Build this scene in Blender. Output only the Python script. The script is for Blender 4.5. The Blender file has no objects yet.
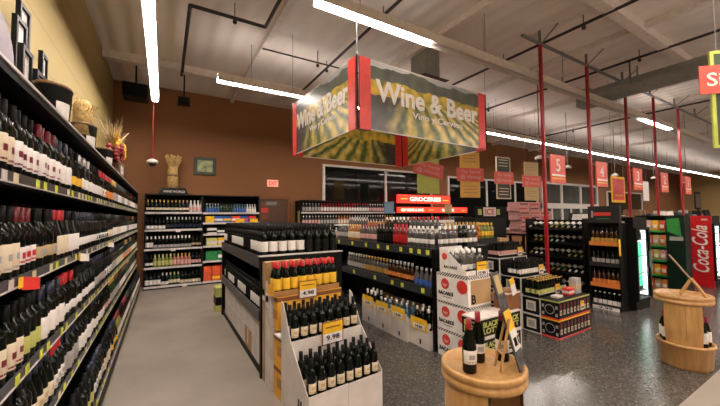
import bpy, math, random
from mathutils import Vector, Matrix
R = math.radians
PI = math.pi
rnd = random.Random(7)
SC = bpy.context.scene
COL = SC.collection

# ------------------------------------------------------------------ materials
M = {}
def mat(name, col, rough=.5, metal=0., noise=.10, scale=14., emit=None, es=0., trans=0., bump=0., spec=.5, alpha=1.):
    if name in M: return M[name]
    m = bpy.data.materials.new(name); m.use_nodes = True
    nt = m.node_tree; b = nt.nodes['Principled BSDF']
    b.inputs['Base Color'].default_value = (*col, 1)
    b.inputs['Roughness'].default_value = rough
    b.inputs['Metallic'].default_value = metal
    b.inputs['Specular IOR Level'].default_value = spec
    b.inputs['Transmission Weight'].default_value = trans
    if name in ('black_steel', 'charcoal_steel', 'black_ink', 'dark_price_rail', 'grey_price_rail'): b.inputs['Specular IOR Level'].default_value = .16
    if emit:
        b.inputs['Emission Color'].default_value = (*emit, 1); b.inputs['Emission Strength'].default_value = es
    if noise:
        tc = nt.nodes.new('ShaderNodeTexCoord'); n = nt.nodes.new('ShaderNodeTexNoise')
        n.inputs['Scale'].default_value = scale; n.inputs['Detail'].default_value = 3
        nt.links.new(tc.outputs['Object'], n.inputs['Vector'])
        r = nt.nodes.new('ShaderNodeMapRange')
        r.inputs['From Min'].default_value = .3; r.inputs['From Max'].default_value = .7
        r.inputs['To Min'].default_value = 1 - noise; r.inputs['To Max'].default_value = 1 + noise
        nt.links.new(n.outputs['Fac'], r.inputs['Value'])
        mx = nt.nodes.new('ShaderNodeVectorMath'); mx.operation = 'SCALE'
        mx.inputs[0].default_value = col
        nt.links.new(r.outputs[0], mx.inputs['Scale']); nt.links.new(mx.outputs[0], b.inputs['Base Color'])
        if bump:
            bp = nt.nodes.new('ShaderNodeBump'); bp.inputs['Strength'].default_value = bump
            nt.links.new(n.outputs['Fac'], bp.inputs['Height']); nt.links.new(bp.outputs[0], b.inputs['Normal'])
    M[name] = m
    return m

class G:                        # tiny node-graph helper
    def __init__(s, m): s.nt = m.node_tree
    def n(s, t, **kw):
        x = s.nt.nodes.new(t)
        for k, v in kw.items(): setattr(x, k, v)
        return x
    def l(s, a, b): s.nt.links.new(a, b)
    def math(s, op, a, b=None, clamp=False):
        x = s.n('ShaderNodeMath', operation=op, use_clamp=clamp)
        for i, v in enumerate((a, b)):
            if v is None: continue
            if isinstance(v, (int, float)): x.inputs[i].default_value = v
            else: s.l(v, x.inputs[i])
        return x.outputs[0]
    def mix(s, f, a, b):
        x = s.n('ShaderNodeMix', data_type='RGBA')
        for k, v in ((0, f), (6, a), (7, b)):
            if isinstance(v, (int, float)): x.inputs[k].default_value = v
            elif isinstance(v, tuple): x.inputs[k].default_value = (*v, 1)
            else: s.l(v, x.inputs[k])
        return x.outputs[2]
    def ramp(s, f, stops):
        x = s.n('ShaderNodeValToRGB'); e = x.color_ramp.elements
        while len(e) < len(stops): e.new(.5)
        for q, (p, c) in zip(e, stops): q.position = p; q.color = (*c, 1)
        s.l(f, x.inputs[0]); return x.outputs[0]

def floor_mat():
    m = mat('floor_concrete_terrazzo', (.4, .36, .32), .4, noise=0); g = G(m); b = m.node_tree.nodes['Principled BSDF']
    tc = g.n('ShaderNodeTexCoord'); sp = g.n('ShaderNodeSeparateXYZ'); g.l(tc.outputs['Object'], sp.inputs[0])
    msk = g.math('MULTIPLY', g.math('GREATER_THAN', sp.outputs[0], 1.55), g.math('GREATER_THAN', sp.outputs[1], 1.05))
    n1 = g.n('ShaderNodeTexNoise'); n1.inputs['Scale'].default_value = 1.3; n1.inputs['Detail'].default_value = 6; g.l(tc.outputs['Object'], n1.inputs['Vector'])
    con = g.ramp(n1.outputs['Fac'], [(.3, (.235, .20, .165)), (.5, (.285, .245, .205)), (.72, (.33, .285, .24))])
    v = g.n('ShaderNodeTexVoronoi'); v.inputs['Scale'].default_value = 80; g.l(tc.outputs['Object'], v.inputs['Vector'])
    hs = g.n('ShaderNodeSeparateColor'); g.l(v.outputs['Color'], hs.inputs[0])
    big = g.ramp(hs.outputs[0], [(0, (.050, .046, .041)), (.5, (.072, .066, .059)), (.8, (.095, .087, .078)), (.95, (.14, .13, .115)), (1, (.27, .25, .22))])
    n2 = g.n('ShaderNodeTexNoise'); n2.inputs['Scale'].default_value = .9; g.l(tc.outputs['Object'], n2.inputs['Vector'])
    ter = g.mix(g.math('MULTIPLY', n2.outputs['Fac'], .5), big, (.07, .064, .058))
    g.l(g.mix(msk, con, ter), b.inputs['Base Color'])
    rr = g.n('ShaderNodeMapRange'); rr.inputs['To Min'].default_value = .5; rr.inputs['To Max'].default_value = .215; g.l(msk, rr.inputs[0])
    g.l(rr.outputs[0], b.inputs['Roughness'])
    return m

def ceiling_mat():
    m = mat('ceiling_deck', (.5, .45, .42), .8, noise=0); g = G(m); b = m.node_tree.nodes['Principled BSDF']
    tc = g.n('ShaderNodeTexCoord')
    n = g.n('ShaderNodeTexNoise'); n.inputs['Scale'].default_value = .5; n.inputs['Detail'].default_value = 4; g.l(tc.outputs['Object'], n.inputs['Vector'])
    w = g.n('ShaderNodeTexWave', bands_direction='X'); w.inputs['Scale'].default_value = 1.0; g.l(tc.outputs['Object'], w.inputs['Vector'])
    g.l(g.ramp(n.outputs['Fac'], [(.3, (.70, .635, .595)), (.7, (.80, .74, .70))]), b.inputs['Base Color'])
    bp = g.n('ShaderNodeBump'); bp.inputs['Strength'].default_value = .5; bp.inputs['Distance'].default_value = .05
    g.l(w.outputs['Fac'], bp.inputs['Height']); g.l(bp.outputs[0], b.inputs['Normal'])
    return m

def wall_mat(name, c, course=0.):
    m = mat(name, c, .75, noise=0); g = G(m); b = m.node_tree.nodes['Principled BSDF']
    tc = g.n('ShaderNodeTexCoord'); n = g.n('ShaderNodeTexNoise'); n.inputs['Scale'].default_value = 1.1; n.inputs['Detail'].default_value = 5
    g.l(tc.outputs['Object'], n.inputs['Vector'])
    c2 = tuple(x * .85 for x in c)
    o = g.mix(n.outputs['Fac'], c, c2)
    if course:
        sp = g.n('ShaderNodeSeparateXYZ'); g.l(tc.outputs['Object'], sp.inputs[0])
        fr = g.math('FRACT', g.math('DIVIDE', sp.outputs[2], course))
        ln = g.math('LESS_THAN', fr, .03)
        o = g.mix(ln, o, tuple(x * .6 for x in c))
    g.l(o, b.inputs['Base Color'])
    return m

def vineyard_mat():             # printed banner picture: sky, hills, gold field, rows of vines
    m = mat('vineyard_print', (.3, .3, .1), .30, noise=0); g = G(m); b = m.node_tree.nodes['Principled BSDF']
    tc = g.n('ShaderNodeTexCoord'); sp = g.n('ShaderNodeSeparateXYZ'); g.l(tc.outputs['Object'], sp.inputs[0])
    x, z = sp.outputs[0], sp.outputs[2]                      # x 0..2.45  z 0..0.9
    def noise(sc, det=4, sx=1, sz=1):
        mp = g.n('ShaderNodeMapping'); mp.inputs['Scale'].default_value = (sx, 0, sz); g.l(tc.outputs['Object'], mp.inputs[0])
        n = g.n('ShaderNodeTexNoise'); n.inputs['Scale'].default_value = sc; n.inputs['Detail'].default_value = det
        g.l(mp.outputs[0], n.inputs['Vector']); return n.outputs['Fac']
    hill = g.math('ADD', g.math('MULTIPLY', noise(1.6, 3, 1, 0), .30), .70)
    hill2 = g.math('ADD', g.math('MULTIPLY', noise(2.3, 3, 1, 0), .22), .56)
    ang = g.math('DIVIDE', g.math('SUBTRACT', x, .9), g.math('SUBTRACT', .86, z))
    rows = g.math('SINE', g.math('ADD', g.math('MULTIPLY', ang, 15.), g.math('MULTIPLY', noise(5), 5.)))
    rowm = g.math('MULTIPLY', g.math('ADD', rows, .9), .6, True)
    gold = g.ramp(noise(6, 5), [(.3, (.22, .18, .03)), (.5, (.62, .46, .09)), (.7, (.78, .64, .26))])
    green = g.ramp(noise(9, 5), [(.3, (.02, .035, .008)), (.7, (.12, .17, .03))])
    field = g.mix(rowm, green, gold)
    dark = g.ramp(noise(3, 5), [(.35, (.022, .021, .02)), (.65, (.085, .078, .066))])
    side = g.math('MULTIPLY', g.math('SUBTRACT', g.math('ADD', x, g.math('MULTIPLY', noise(2), .9)), .85), 2.2, True)
    field = g.mix(side, dark, field)
    midb = g.ramp(noise(5, 4), [(.35, (.09, .13, .02)), (.52, (.55, .38, .04)), (.7, (.80, .50, .05))])
    far = g.ramp(noise(4), [(.3, (.045, .05, .045)), (.7, (.12, .13, .10))])
    sky = g.ramp(noise(3), [(.3, (.30, .31, .34)), (.7, (.48, .48, .50))])
    o = g.mix(g.math('GREATER_THAN', z, g.math('SUBTRACT', hill2, .20)), field, midb)
    o = g.mix(g.math('GREATER_THAN', z, hill2), o, far)
    o = g.mix(g.math('GREATER_THAN', z, hill), o, sky)
    g.l(o, b.inputs['Base Color'])
    return m

def stripe_mat(name, a, c, k, ax=(1, 1)):
    m = mat(name, a, .5, noise=0); g = G(m); b = m.node_tree.nodes['Principled BSDF']
    tc = g.n('ShaderNodeTexCoord'); sp = g.n('ShaderNodeSeparateXYZ'); g.l(tc.outputs['Object'], sp.inputs[0])
    s = g.math('ADD', g.math('ADD', sp.outputs[0], sp.outputs[1]), sp.outputs[2])
    f = g.math('GREATER_THAN', g.math('FRACT', g.math('MULTIPLY', s, k)), .5)
    g.l(g.mix(f, a, c), b.inputs['Base Color']); return m

def wood_mat(name, a, c):
    m = mat(name, a, .42, noise=0); g = G(m); b = m.node_tree.nodes['Principled BSDF']
    tc = g.n('ShaderNodeTexCoord'); mp = g.n('ShaderNodeMapping'); mp.inputs['Scale'].default_value = (14, 14, 1.5); g.l(tc.outputs['Object'], mp.inputs[0])
    n = g.n('ShaderNodeTexNoise'); n.inputs['Scale'].default_value = 2.2; n.inputs['Detail'].default_value = 6; g.l(mp.outputs[0], n.inputs['Vector'])
    g.l(g.ramp(n.outputs['Fac'], [(.3, a), (.7, c)]), b.inputs['Base Color']); return m

FLOOR = floor_mat(); CEIL = ceiling_mat(); VINE = vineyard_mat()
YELLOW_WALL = wall_mat('yellow_block_wall', (.40, .305, .115), .4)
BROWN_WALL = wall_mat('brown_wall', (.25, .105, .036))
TAN_WALL = wall_mat('tan_wall', (.46, .31, .13))
BLACK = mat('black_steel', (.0045, .0045, .005), .5, noise=.15)
DARK = mat('charcoal_steel', (.026, .027, .029), .4)
RAIL = mat('grey_price_rail', (.06, .058, .066), .32)
RAILD = mat('dark_price_rail', (.035, .037, .04), .35)
EDGE = mat('pale_shelf_edge', (.62, .58, .56), .4)
TAGY = mat('yellow_green_tag', (.62, .66, .06), .5)
TAGC = mat('cream_tag', (.70, .62, .40), .5)
TAGR = mat('red_tag', (.62, .03, .02), .5)
WHITE = mat('white_card', (.80, .76, .73), .55)
OFFW = mat('white_carton', (.66, .60, .56), .6, scale=5)
KRAFT = mat('kraft_carton', (.42, .26, .12), .7, scale=5)
YELC = mat('orange_yellow_carton', (.80, .40, .03), .55, scale=5)
BRNS = mat('brown_print', (.20, .07, .02), .6)
YEL = mat('yellow_card', (.86, .50, .02), .5)
RED = mat('red_card', (.66, .045, .035), .4)
REDP = mat('red_paint', (.34, .012, .018), .35)
PINKRED = mat('coral_red_sign', (.70, .10, .075), .45)
INK = mat('black_ink', (.0055, .005, .005), .5)
WOOD = wood_mat('pale_pine', (.40, .205, .065), (.54, .315, .115))
WOODD = wood_mat('brown_crate_wood', (.14, .075, .035), (.22, .125, .06))
STEEL = mat('grey_galvanised', (.20, .205, .20), .45, .35)
DUCT = mat('grey_duct', (.27, .28, .275), .5, .1)
PIPE = mat('dark_pipe', (.03, .022, .02), .5)
CHROME = mat('white_frame_paint', (.66, .62, .58), .4)
GREEN = mat('green_print', (.02, .20, .06), .4)
BLUE = mat('blue_print', (.03, .10, .42), .35)
LIME = mat('lime_board', (.50, .56, .10), .5)
GOLD = mat('gold_board', (.74, .42, .07), .5)
SLATE = mat('slate_board', (.045, .065, .045), .6)
TANB = mat('tan_board', (.52, .38, .17), .5)
TUBE = mat('lit_tube', (1, 1, 1), .4, noise=0, emit=(1, .89, .80), es=44)
LENS_OFF = mat('unlit_tube', (.55, .50, .47), .4)
REDLIT = mat('backlit_red_sign', (.7, .02, .01), .4, noise=.05, emit=(1, .045, .02), es=1.0)
REDLITW = mat('backlit_white_letter', (.9, .7, .6), .4, noise=.05, emit=(1, .75, .6), es=1.5)
SCREEN = mat('cooler_light', (.8, .9, .85), .4, noise=0, emit=(.85, 1, .95), es=3.5)
SCREENG = mat('green_drink_glow', (.02, .7, .35), .3, noise=.1, emit=(.03, .8, .38), es=1.4)
EXITM = mat('exit_sign_lit', (.8, .5, .4), .4, noise=0, emit=(1, .24, .17), es=.55)
DGLASS = mat('dark_window_glass', (.004, .006, .006), .05, noise=0, spec=.3)
WGLASS = mat('entrance_glass', (.08, .085, .075), .08, noise=.3, scale=1.5)
COKE = mat('cooler_red', (.58, .008, .015), .3)
HAY = mat('straw', (.52, .35, .13), .85, noise=.4, scale=30, bump=.5)
# bottle glass and print colours
GL = {'dark': mat('black_green_glass', (.0025, .0045, .0035), .08, noise=0, spec=.25),
      'brown': mat('brown_glass', (.035, .012, .004), .10, noise=0, spec=.6),
      'green': mat('green_glass', (.015, .05, .02), .1, noise=0, spec=.6),
      'yellow': mat('white_wine_glass', (.22, .24, .05), .1, noise=0, spec=.6),
      'pink': mat('rose_glass', (.42, .16, .10), .1, noise=0, spec=.6),
      'clear': mat('clear_bottle_glass', (.15, .14, .135), .08, noise=0, spec=.7, trans=.45),
      'blue': mat('blue_bottle_glass', (.07, .16, .22), .08, noise=0, spec=.7, trans=.2),
      'amber': mat('amber_spirit', (.34, .11, .015), .1, noise=0, spec=.6),
      'red': mat('red_spirit', (.20, .014, .012), .1, noise=0, spec=.6),
      'white': mat('white_bottle', (.66, .60, .58), .25, noise=0, spec=.6)}
PC = {'black': INK, 'burgundy': mat('burgundy_foil', (.17, .010, .022), .35), 'crimson': mat('crimson_foil', (.28, .010, .028), .35), 'red': mat('red_foil', (.52, .012, .02), .35),
      'gold': mat('gold_foil', (.55, .34, .08), .35, .4), 'white': WHITE, 'silver': mat('silver_foil', (.55, .54, .53), .3, .5),
      'navy': mat('navy_foil', (.012, .015, .04), .35), 'green': mat('forest_foil', (.008, .032, .018), .35), 'leaf': GREEN, 'cream': mat('cream_label', (.72, .62, .46), .55),
      'yellow': mat('yellow_label', (.84, .50, .035), .5), 'grey': mat('grey_label', (.36, .34, .33), .55), 'tan': mat('tan_label', (.52, .38, .20), .55),
      'pink': mat('pink_label', (.68, .36, .34), .55), 'orange': mat('orange_label', (.70, .22, .04), .5), 'blue': BLUE,
      'lime': mat('lime_label', (.52, .52, .15), .5)}

# ------------------------------------------------------------------ mesh builder
class MB:
    def __init__(s): s.v = []; s.f = []; s.mi = []; s.sm = []; s.mats = []
    def mi_(s, m):
        if m not in s.mats: s.mats.append(m)
        return s.mats.index(m)
    def add(s, vs, fs, m, smooth=False):
        o = len(s.v); k = s.mi_(m); s.v += [tuple(v) for v in vs]
        for f in fs: s.f.append(tuple(i + o for i in f)); s.mi.append(k); s.sm.append(smooth)
        return s
    def box(s, a, b, m):
        x0, y0, z0 = a; x1, y1, z1 = b
        return s.add([(x0,y0,z0),(x1,y0,z0),(x1,y1,z0),(x0,y1,z0),(x0,y0,z1),(x1,y0,z1),(x1,y1,z1),(x0,y1,z1)],
              [(0,3,2,1),(4,5,6,7),(0,1,5,4),(1,2,6,5),(2,3,7,6),(3,0,4,7)], m)
    def hexa(s, p, m):      # 8 points: bottom ring then top ring
        return s.add(p, [(0,3,2,1),(4,5,6,7),(0,1,5,4),(1,2,6,5),(2,3,7,6),(3,0,4,7)], m)
    def lathe(s, prof, m, seg=16, a0=0., a1=2*PI, c=(0, 0, 0), smooth=True, sx=1., sy=1.):
        full = abs(a1 - a0 - 2 * PI) < 1e-6; n = seg if full else seg + 1; vs = []; fs = []
        for r, z in prof:
            for i in range(n):
                t = a0 + (a1 - a0) * i / seg
                vs.append((c[0] + r * math.cos(t) * sx, c[1] + r * math.sin(t) * sy, c[2] + z))
        for j in range(len(prof) - 1):
            for i in range(seg):
                k = (i + 1) % n
                fs.append((j*n+i, j*n+k, (j+1)*n+k, (j+1)*n+i))
        return s.add(vs, fs, m, smooth)
    def tube(s, p, q, r, m, seg=8, r2=None):
        p = Vector(p); q = Vector(q); d = (q - p); L = d.length; d.normalize()
        u = d.orthogonal().normalized(); w = d.cross(u); vs = []; r2 = r if r2 is None else r2
        for c, rr in ((p, r), (q, r2)):
            for i in range(seg):
                t = 2*PI*i/seg; vs.append(c + (u*math.cos(t) + w*math.sin(t))*rr)
        fs = [(i, (i+1) % seg, seg+(i+1) % seg, seg+i) for i in range(seg)]
        s.add(vs, fs, m, True); s.add(vs, [tuple(range(seg))[::-1], tuple(range(seg, 2*seg))], m); return s
    def disc(s, c, r, nrm, m, seg=20, t=.002):
        n = Vector(nrm); c = Vector(c); return s.tube(c, c + n * t, r, m, seg)
    def ball(s, c, r, m, seg=10, rings=6, sz=1.):
        prof = [(max(1e-4, r*math.sin(PI*i/rings)), -r*math.cos(PI*i/rings)*sz) for i in range(rings+1)]
        return s.lathe(prof, m, seg, c=c)
    def mesh(s, name):
        me = bpy.data.meshes.new(name); me.from_pydata(s.v, [], s.f)
        for m in s.mats: me.materials.append(m)
        me.polygons.foreach_set('material_index', s.mi); me.polygons.foreach_set('use_smooth', s.sm); me.update(); return me
    def build(s, name, parent=None, loc=(0, 0, 0), rz=0., bevel=0.):
        o = link(name, s.mesh(name), parent, loc, rz)
        if bevel:
            b = o.modifiers.new('edge', 'BEVEL'); b.width = bevel; b.segments = 2; b.limit_method = 'ANGLE'
        return o

def link(name, data, parent=None, loc=(0, 0, 0), rz=0.):
    o = bpy.data.objects.new(name, data); COL.objects.link(o)
    o.location = loc; o.rotation_euler = (0, 0, rz)
    if parent: o.parent = parent
    return o

SEEN = {}
def tag(o, label, cat, group=None):
    o['label'] = label; o['category'] = cat
    if group: o['group'] = group
    if label in SEEN and (group is None or SEEN[label] != group): print('DUPLICATE LABEL:', label)
    SEEN[label] = group
    return o
def thing(name, label, cat, loc=(0, 0, 0), rz=0., group=None): return tag(link(name, None, None, loc, rz), label, cat, group)
def struct(o): o['kind'] = 'structure'; return o
def dup(o, loc, rz, label=None, cat=None, group=None, parent=None):
    c = o.copy(); COL.objects.link(c); c.location = loc; c.rotation_euler = (0, 0, rz)
    for ch in o.children:
        k = ch.copy(); COL.objects.link(k); k.parent = c
        for g in ch.children:
            d = g.copy(); COL.objects.link(d); d.parent = k
    if label: tag(c, label, cat, group)
    return c

TXT = {}
def text_mesh(s, bold=0., ext=.002):
    k = (s, bold, ext)
    if k not in TXT:
        cu = bpy.data.curves.new('lettering', 'FONT'); cu.body = s; cu.size = 1; cu.align_x = 'CENTER'; cu.align_y = 'CENTER'
        cu.offset = bold; cu.extrude = ext; cu.resolution_u = 3; cu.shear = .35 if s == 'Coca-Cola' else 0
        o = bpy.data.objects.new('lettering', cu); COL.objects.link(o); bpy.context.view_layer.update()
        me = bpy.data.meshes.new_from_object(o.evaluated_get(bpy.context.evaluated_depsgraph_get()))
        bpy.data.objects.remove(o); TXT[k] = me
    return TXT[k]
def text(s, parent, loc, face, m, width=None, height=None, bold=.0, ext=.02, rot=0., name='lettering'):
    me = text_mesh(s, bold, ext).copy(); me.name = name; me.materials.clear(); me.materials.append(m)
    xs = [v.co.x for v in me.vertices]; ys = [v.co.y for v in me.vertices]
    w = max(xs) - min(xs); h = max(ys) - min(ys); cx = (max(xs)+min(xs))/2; cy = (max(ys)+min(ys))/2
    sx = width / w if width else None; sy = height / h if height else None
    sx = sx or sy; sy = sy or sx
    for v in me.vertices: v.co = ((v.co.x-cx)*sx, (v.co.y-cy)*sy, v.co.z * .1)
    o = link(name, me, parent, loc)
    o.rotation_euler = (R(90), 0, {'-y': 0, '-x': R(-90), '+x': R(90), '+y': R(180)}[face])
    if rot: o.rotation_euler.rotate_axis('Z', rot)
    return o

# ------------------------------------------------------------------ setting
X0, X1, Y0, Y1, ZC = -1.08, 38., -6., 9.6, 5.0
struct(MB().box((X0, Y0, -.1), (X1, Y1, 0), FLOOR).build('floor'))
struct(MB().box((X0, Y0, ZC), (X1, Y1, ZC+.15), CEIL).build('ceiling'))
struct(MB().box((X0-.2, Y0, 0), (X0, Y1, ZC), YELLOW_WALL).build('wall_left'))
struct(MB().box((X0-.2, Y1, 0), (X1, Y1+.2, ZC), BROWN_WALL).build('wall_front'))
struct(MB().box((X1, Y0, 0), (X1+.2, Y1, ZC), TAN_WALL).build('wall_right'))
struct(MB().box((X0-.2, Y0-.2, 0), (X1, Y0, ZC), TAN_WALL).build('wall_rear'))
# roof beams of the deck
BEAM = mat('painted_beam', (.70, .64, .60), .75)
for i, y in enumerate((7.9, 2.15, -1.6)):
    struct(MB().box((X0, y, ZC-.16), (X1, y+.16, ZC), BEAM).build('trim_%d' % (i+1)))
for i, x in enumerate((1.55, 4.2, 7.1, 10.0, 12.9, 15.8, 19.)):
    struct(MB().box((x, Y0, ZC-.11), (x+.09, Y1, ZC), BEAM).build('trim_%d' % (i+4)))
# windows of the front wall
def window(n, xa, xb, z0, z1, mull, g=DGLASS):
    r = struct(link('window_%d' % n, None, None, (xa, Y1, z0)))
    w, h = xb-xa, z1-z0
    f = MB()
    f.box((0, -.08, h-.07), (w, -.005, h), CHROME); f.box((0, -.08, 0), (w, -.005, .07), CHROME)
    for q in [0, w-.09] + mull: f.box((q, -.08, .07), (q+.09, -.005, h-.07), CHROME)
    f.build('window_frame', r); MB().box((.05, -.04, .05), (w-.05, -.008, h-.05), g).build('window_pane', r)
window(1, 4.35, 9.1, 1.0, 3.37, [2.45])
window(2, 9.97, 16.4, 1.0, 3.3, [2.4, 4.5])
window(3, 24.1, 29.5, .9, 3.15, [3.2])
# entrance doors
d = struct(link('door_2', None, None, (16.7, Y1, 0)))
f = MB()
for q in (0, 1.85, 3.9, 5.9): f.box((q, -.12, 0), (q+.16, -.005, 3.4), CHROME)
f.box((0, -.14, 2.0), (6.06, -.005, 2.28), CHROME); f.box((0, -.12, 3.3), (6.06, -.005, 3.42), CHROME)
for q in (.9, 2.85, 4.9): f.box((q, -.1, 0), (q+.1, -.005, 2.0), CHROME)
f.build('door_frame', d); MB().box((.1, -.06, .05), (5.96, -.01, 3.35), WGLASS).build('door_glass', d)
# back office door
d = struct(link('door_1', None, None, (2.25, Y1, 0)))
f = MB(); f.box((0, -.1, 0), (.09, -.004, 2.3), BRNS); f.box((.93, -.1, 0), (1.02, -.004, 2.3), BRNS); f.box((.09, -.1, 2.2), (.93, -.004, 2.3), BRNS)
f.build('door_frame', d)
DOORM = mat('brown_door_paint', (.10, .045, .028), .45)
MB().box((.09, -.06, .01), (.93, -.006, 2.2), DOORM).build('door_leaf', d)
k = MB(); k.tube((.16, -.061, 1.05), (.16, -.12, 1.05), .03, STEEL); k.box((.15, -.13, 1.03), (.28, -.115, 1.07), STEEL); k.build('door_handle', d)
MB().box((.30, -.075, 2.02), (.62, -.061, 2.12), STEEL).build('door_closer', d)
for i, (za, zb) in enumerate(((1.98, 2.10), (1.80, 1.94), (1.60, 1.76))):
    MB().box((.16, -.068, za), (.36, -.061, zb), RED if i == 1 else BRNS).build('door_notice', d)

# ------------------------------------------------------------------ lights
def strip(name_label, p, q, lit, w=.10, drop=.78, group=None, up=True):
    t = thing('strip_light', name_label, 'light', p, 0, group)
    dv = Vector(q) - Vector(p); L = dv.length; t.rotation_euler = (0, 0, math.atan2(dv.y, dv.x))
    h = MB(); h.box((0, -w/2-.03, 0), (L, w/2+.03, .07), CHROME)
    for sg in (-1, 1): h.box((0, sg*(w/2+.026)-.004, -.062), (L, sg*(w/2+.026)+.004, 0), CHROME)
    h.build('housing', t)
    for a, b, on in lit:
        if on:
            MB().box((a, -w/2, -.058), (b, w/2, -.001), TUBE).build('diffuser', t)
            if up: MB().box((a, -.008, .0705), (b, .008, .074), TUBE).build('added_uplight', t)  # glowing strip added on top of the housing to brighten the ceiling
        else:
            g = MB(); g.box((a, -.02, -.03), (b, .02, -.001), LENS_OFF); g.build('bare_rail', t)
    c = MB(); k = .6
    while k < L:
        c.tube((k, 0, .07), (k, 0, drop), .006, STEEL, 5); k += 2.4
    c.build('hanger', t)
ZL = 4.2
strip('long white strip light running over the left wine aisle', (-.187, -5.5, ZL), (-.187, 8.07, ZL), [(0, 13.57, 1)], .085, up=False)
strip('long lit strip light row reaching from back corner to entrance', (.8, 6.3, ZL), (36, 6.3, ZL), [(0, 35.2, 1)])
strip('strip light row passing over the hanging square banner sign, partly unlit', (1.48, 3.4, ZL), (16.5, 3.4, ZL), [(0, 1.78, 1), (1.78, 9.4, 0), (9.4, 11.3, 1), (11.3, 15.02, 0)])
strip('added unseen strip light row above the barrels and checkout side', (1.2, .2, ZL), (24, .2, ZL), [(0, 22.8, 1)])  # row out of view, added to light the store
strip('added unseen strip light row at the rear of the store', (1.2, -3.0, ZL), (24, -3.0, ZL), [(0, 22.8, 1)])  # second unseen row behind the camera, also added for light

# ------------------------------------------------------------------ ceiling services
def pipe(label, pts, r, m, name='sprinkler_pipe', cat='pipe', hang=(), seg=8):
    o = pts[0]; b = MB()
    for a, c in zip(pts, pts[1:]): b.tube(Vector(a)-Vector(o), Vector(c)-Vector(o), r, m, seg)
    for h in hang: b.tube(Vector(h)-Vector(o), Vector((h[0], h[1], ZC-.002))-Vector(o), .008, m, 5); b.ball(Vector(h)-Vector(o)+Vector((0,0,-.06)), .035, m, 8, 5)
    return tag(b.build(name, None, o), label, cat)
pipe('dark sprinkler pipe with two elbows near the yellow wall', [(.285, 7.9, 4.75), (.285, 5.2, 4.75), (1.37, 5.2, 4.75), (1.4, -4, 4.75)], .028, PIPE, hang=[(.285, 7.5, 4.75), (.9, 5.2, 4.75), (1.38, 3.0, 4.75)])
for x, y, l in ((2.94, 7.8, 'dark sprinkler pipe above the square banner sign'), (5.98, 7.8, 'dark sprinkler pipe above the hanging checkout poles'), (8.24, 7.6, 'dark sprinkler pipe beside the round grey duct'), (13.12, 7.6, 'dark sprinkler pipe beyond the round grey duct')):
    pipe(l, [(x, y, 4.84), (x, -5, 4.84)], .026, PIPE, hang=[(x, q, 4.84) for q in (6.2, 4.1, 2.6, 1.0)])
pipe('thin dark conduit crossing near the back corner under the ceiling', [(1.5, 5.9, 4.75), (4.2, 5.9, 4.75), (4.2, 5.3, 4.75)], .016, PIPE, 'conduit', 'pipe', hang=[(2.6, 5.9, 4.75)])
pipe('thin dark conduit crossing above the entrance side', [(5, 7.2, 4.7), (30, 7.2, 4.7)], .02, PIPE, 'conduit', 'pipe', hang=[(8, 7.2, 4.7), (12, 7.2, 4.7), (18, 7.2, 4.7)])
t = thing('air_duct', 'big round grey air duct running along under the ceiling', 'duct', (8.9, 3.72, 4.5))
d = MB(); d.tube((0, 0, 0), (0, -6.5, 0), .20, DUCT, 24)
for q in range(5): d.tube((0, -.35-q*1.4, 0), (0, -.41-q*1.4, 0), .208, DUCT, 24)
d.build('duct_pipe', t); MB().box((-.2, 0, -.2), (.2, .3, .2), DUCT).build('end_box', t)
for y in (-.8, -3.2):
    s = MB(); s.tube((-.2, y, .0), (-.2, y, .498), .018, STEEL); s.tube((.2, y, 0), (.2, y, .498), .018, STEEL); s.build('hanger_strap', t)
t = thing('ceiling_vent', 'square grey air vent box below the ceiling behind the banner', 'vent', (4.5, 4.85, 4.35))
MB().box((-.2, -.2, .06), (.2, .2, .648), DUCT).build('vent_shaft', t)
f = MB(); f.hexa([(-.34, -.34, 0), (.34, -.34, 0), (.34, .34, 0), (-.34, .34, 0), (-.2, -.2, .08), (.2, -.2, .08), (.2, .2, .08), (-.2, .2, .08)], DARK); f.build('vent_hood', t)
for i, (x, y, l) in enumerate(((-.55, 8.3, 'black spotlight box in the dark back corner by the yellow wall'), (.35, 8.2, 'small black spotlight between corner and strip light end'))):
    t = thing('spotlight', l, 'light fitting', (x, y, 4.2)); s = .22 if i == 0 else .12
    MB().box((-s, -s, 0), (s, s, s*1.3), BLACK).build('lamp_box', t, bevel=.02); MB().tube((0, 0, s*1.3), (0, 0, .8), .015, BLACK).build('bracket', t)
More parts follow.
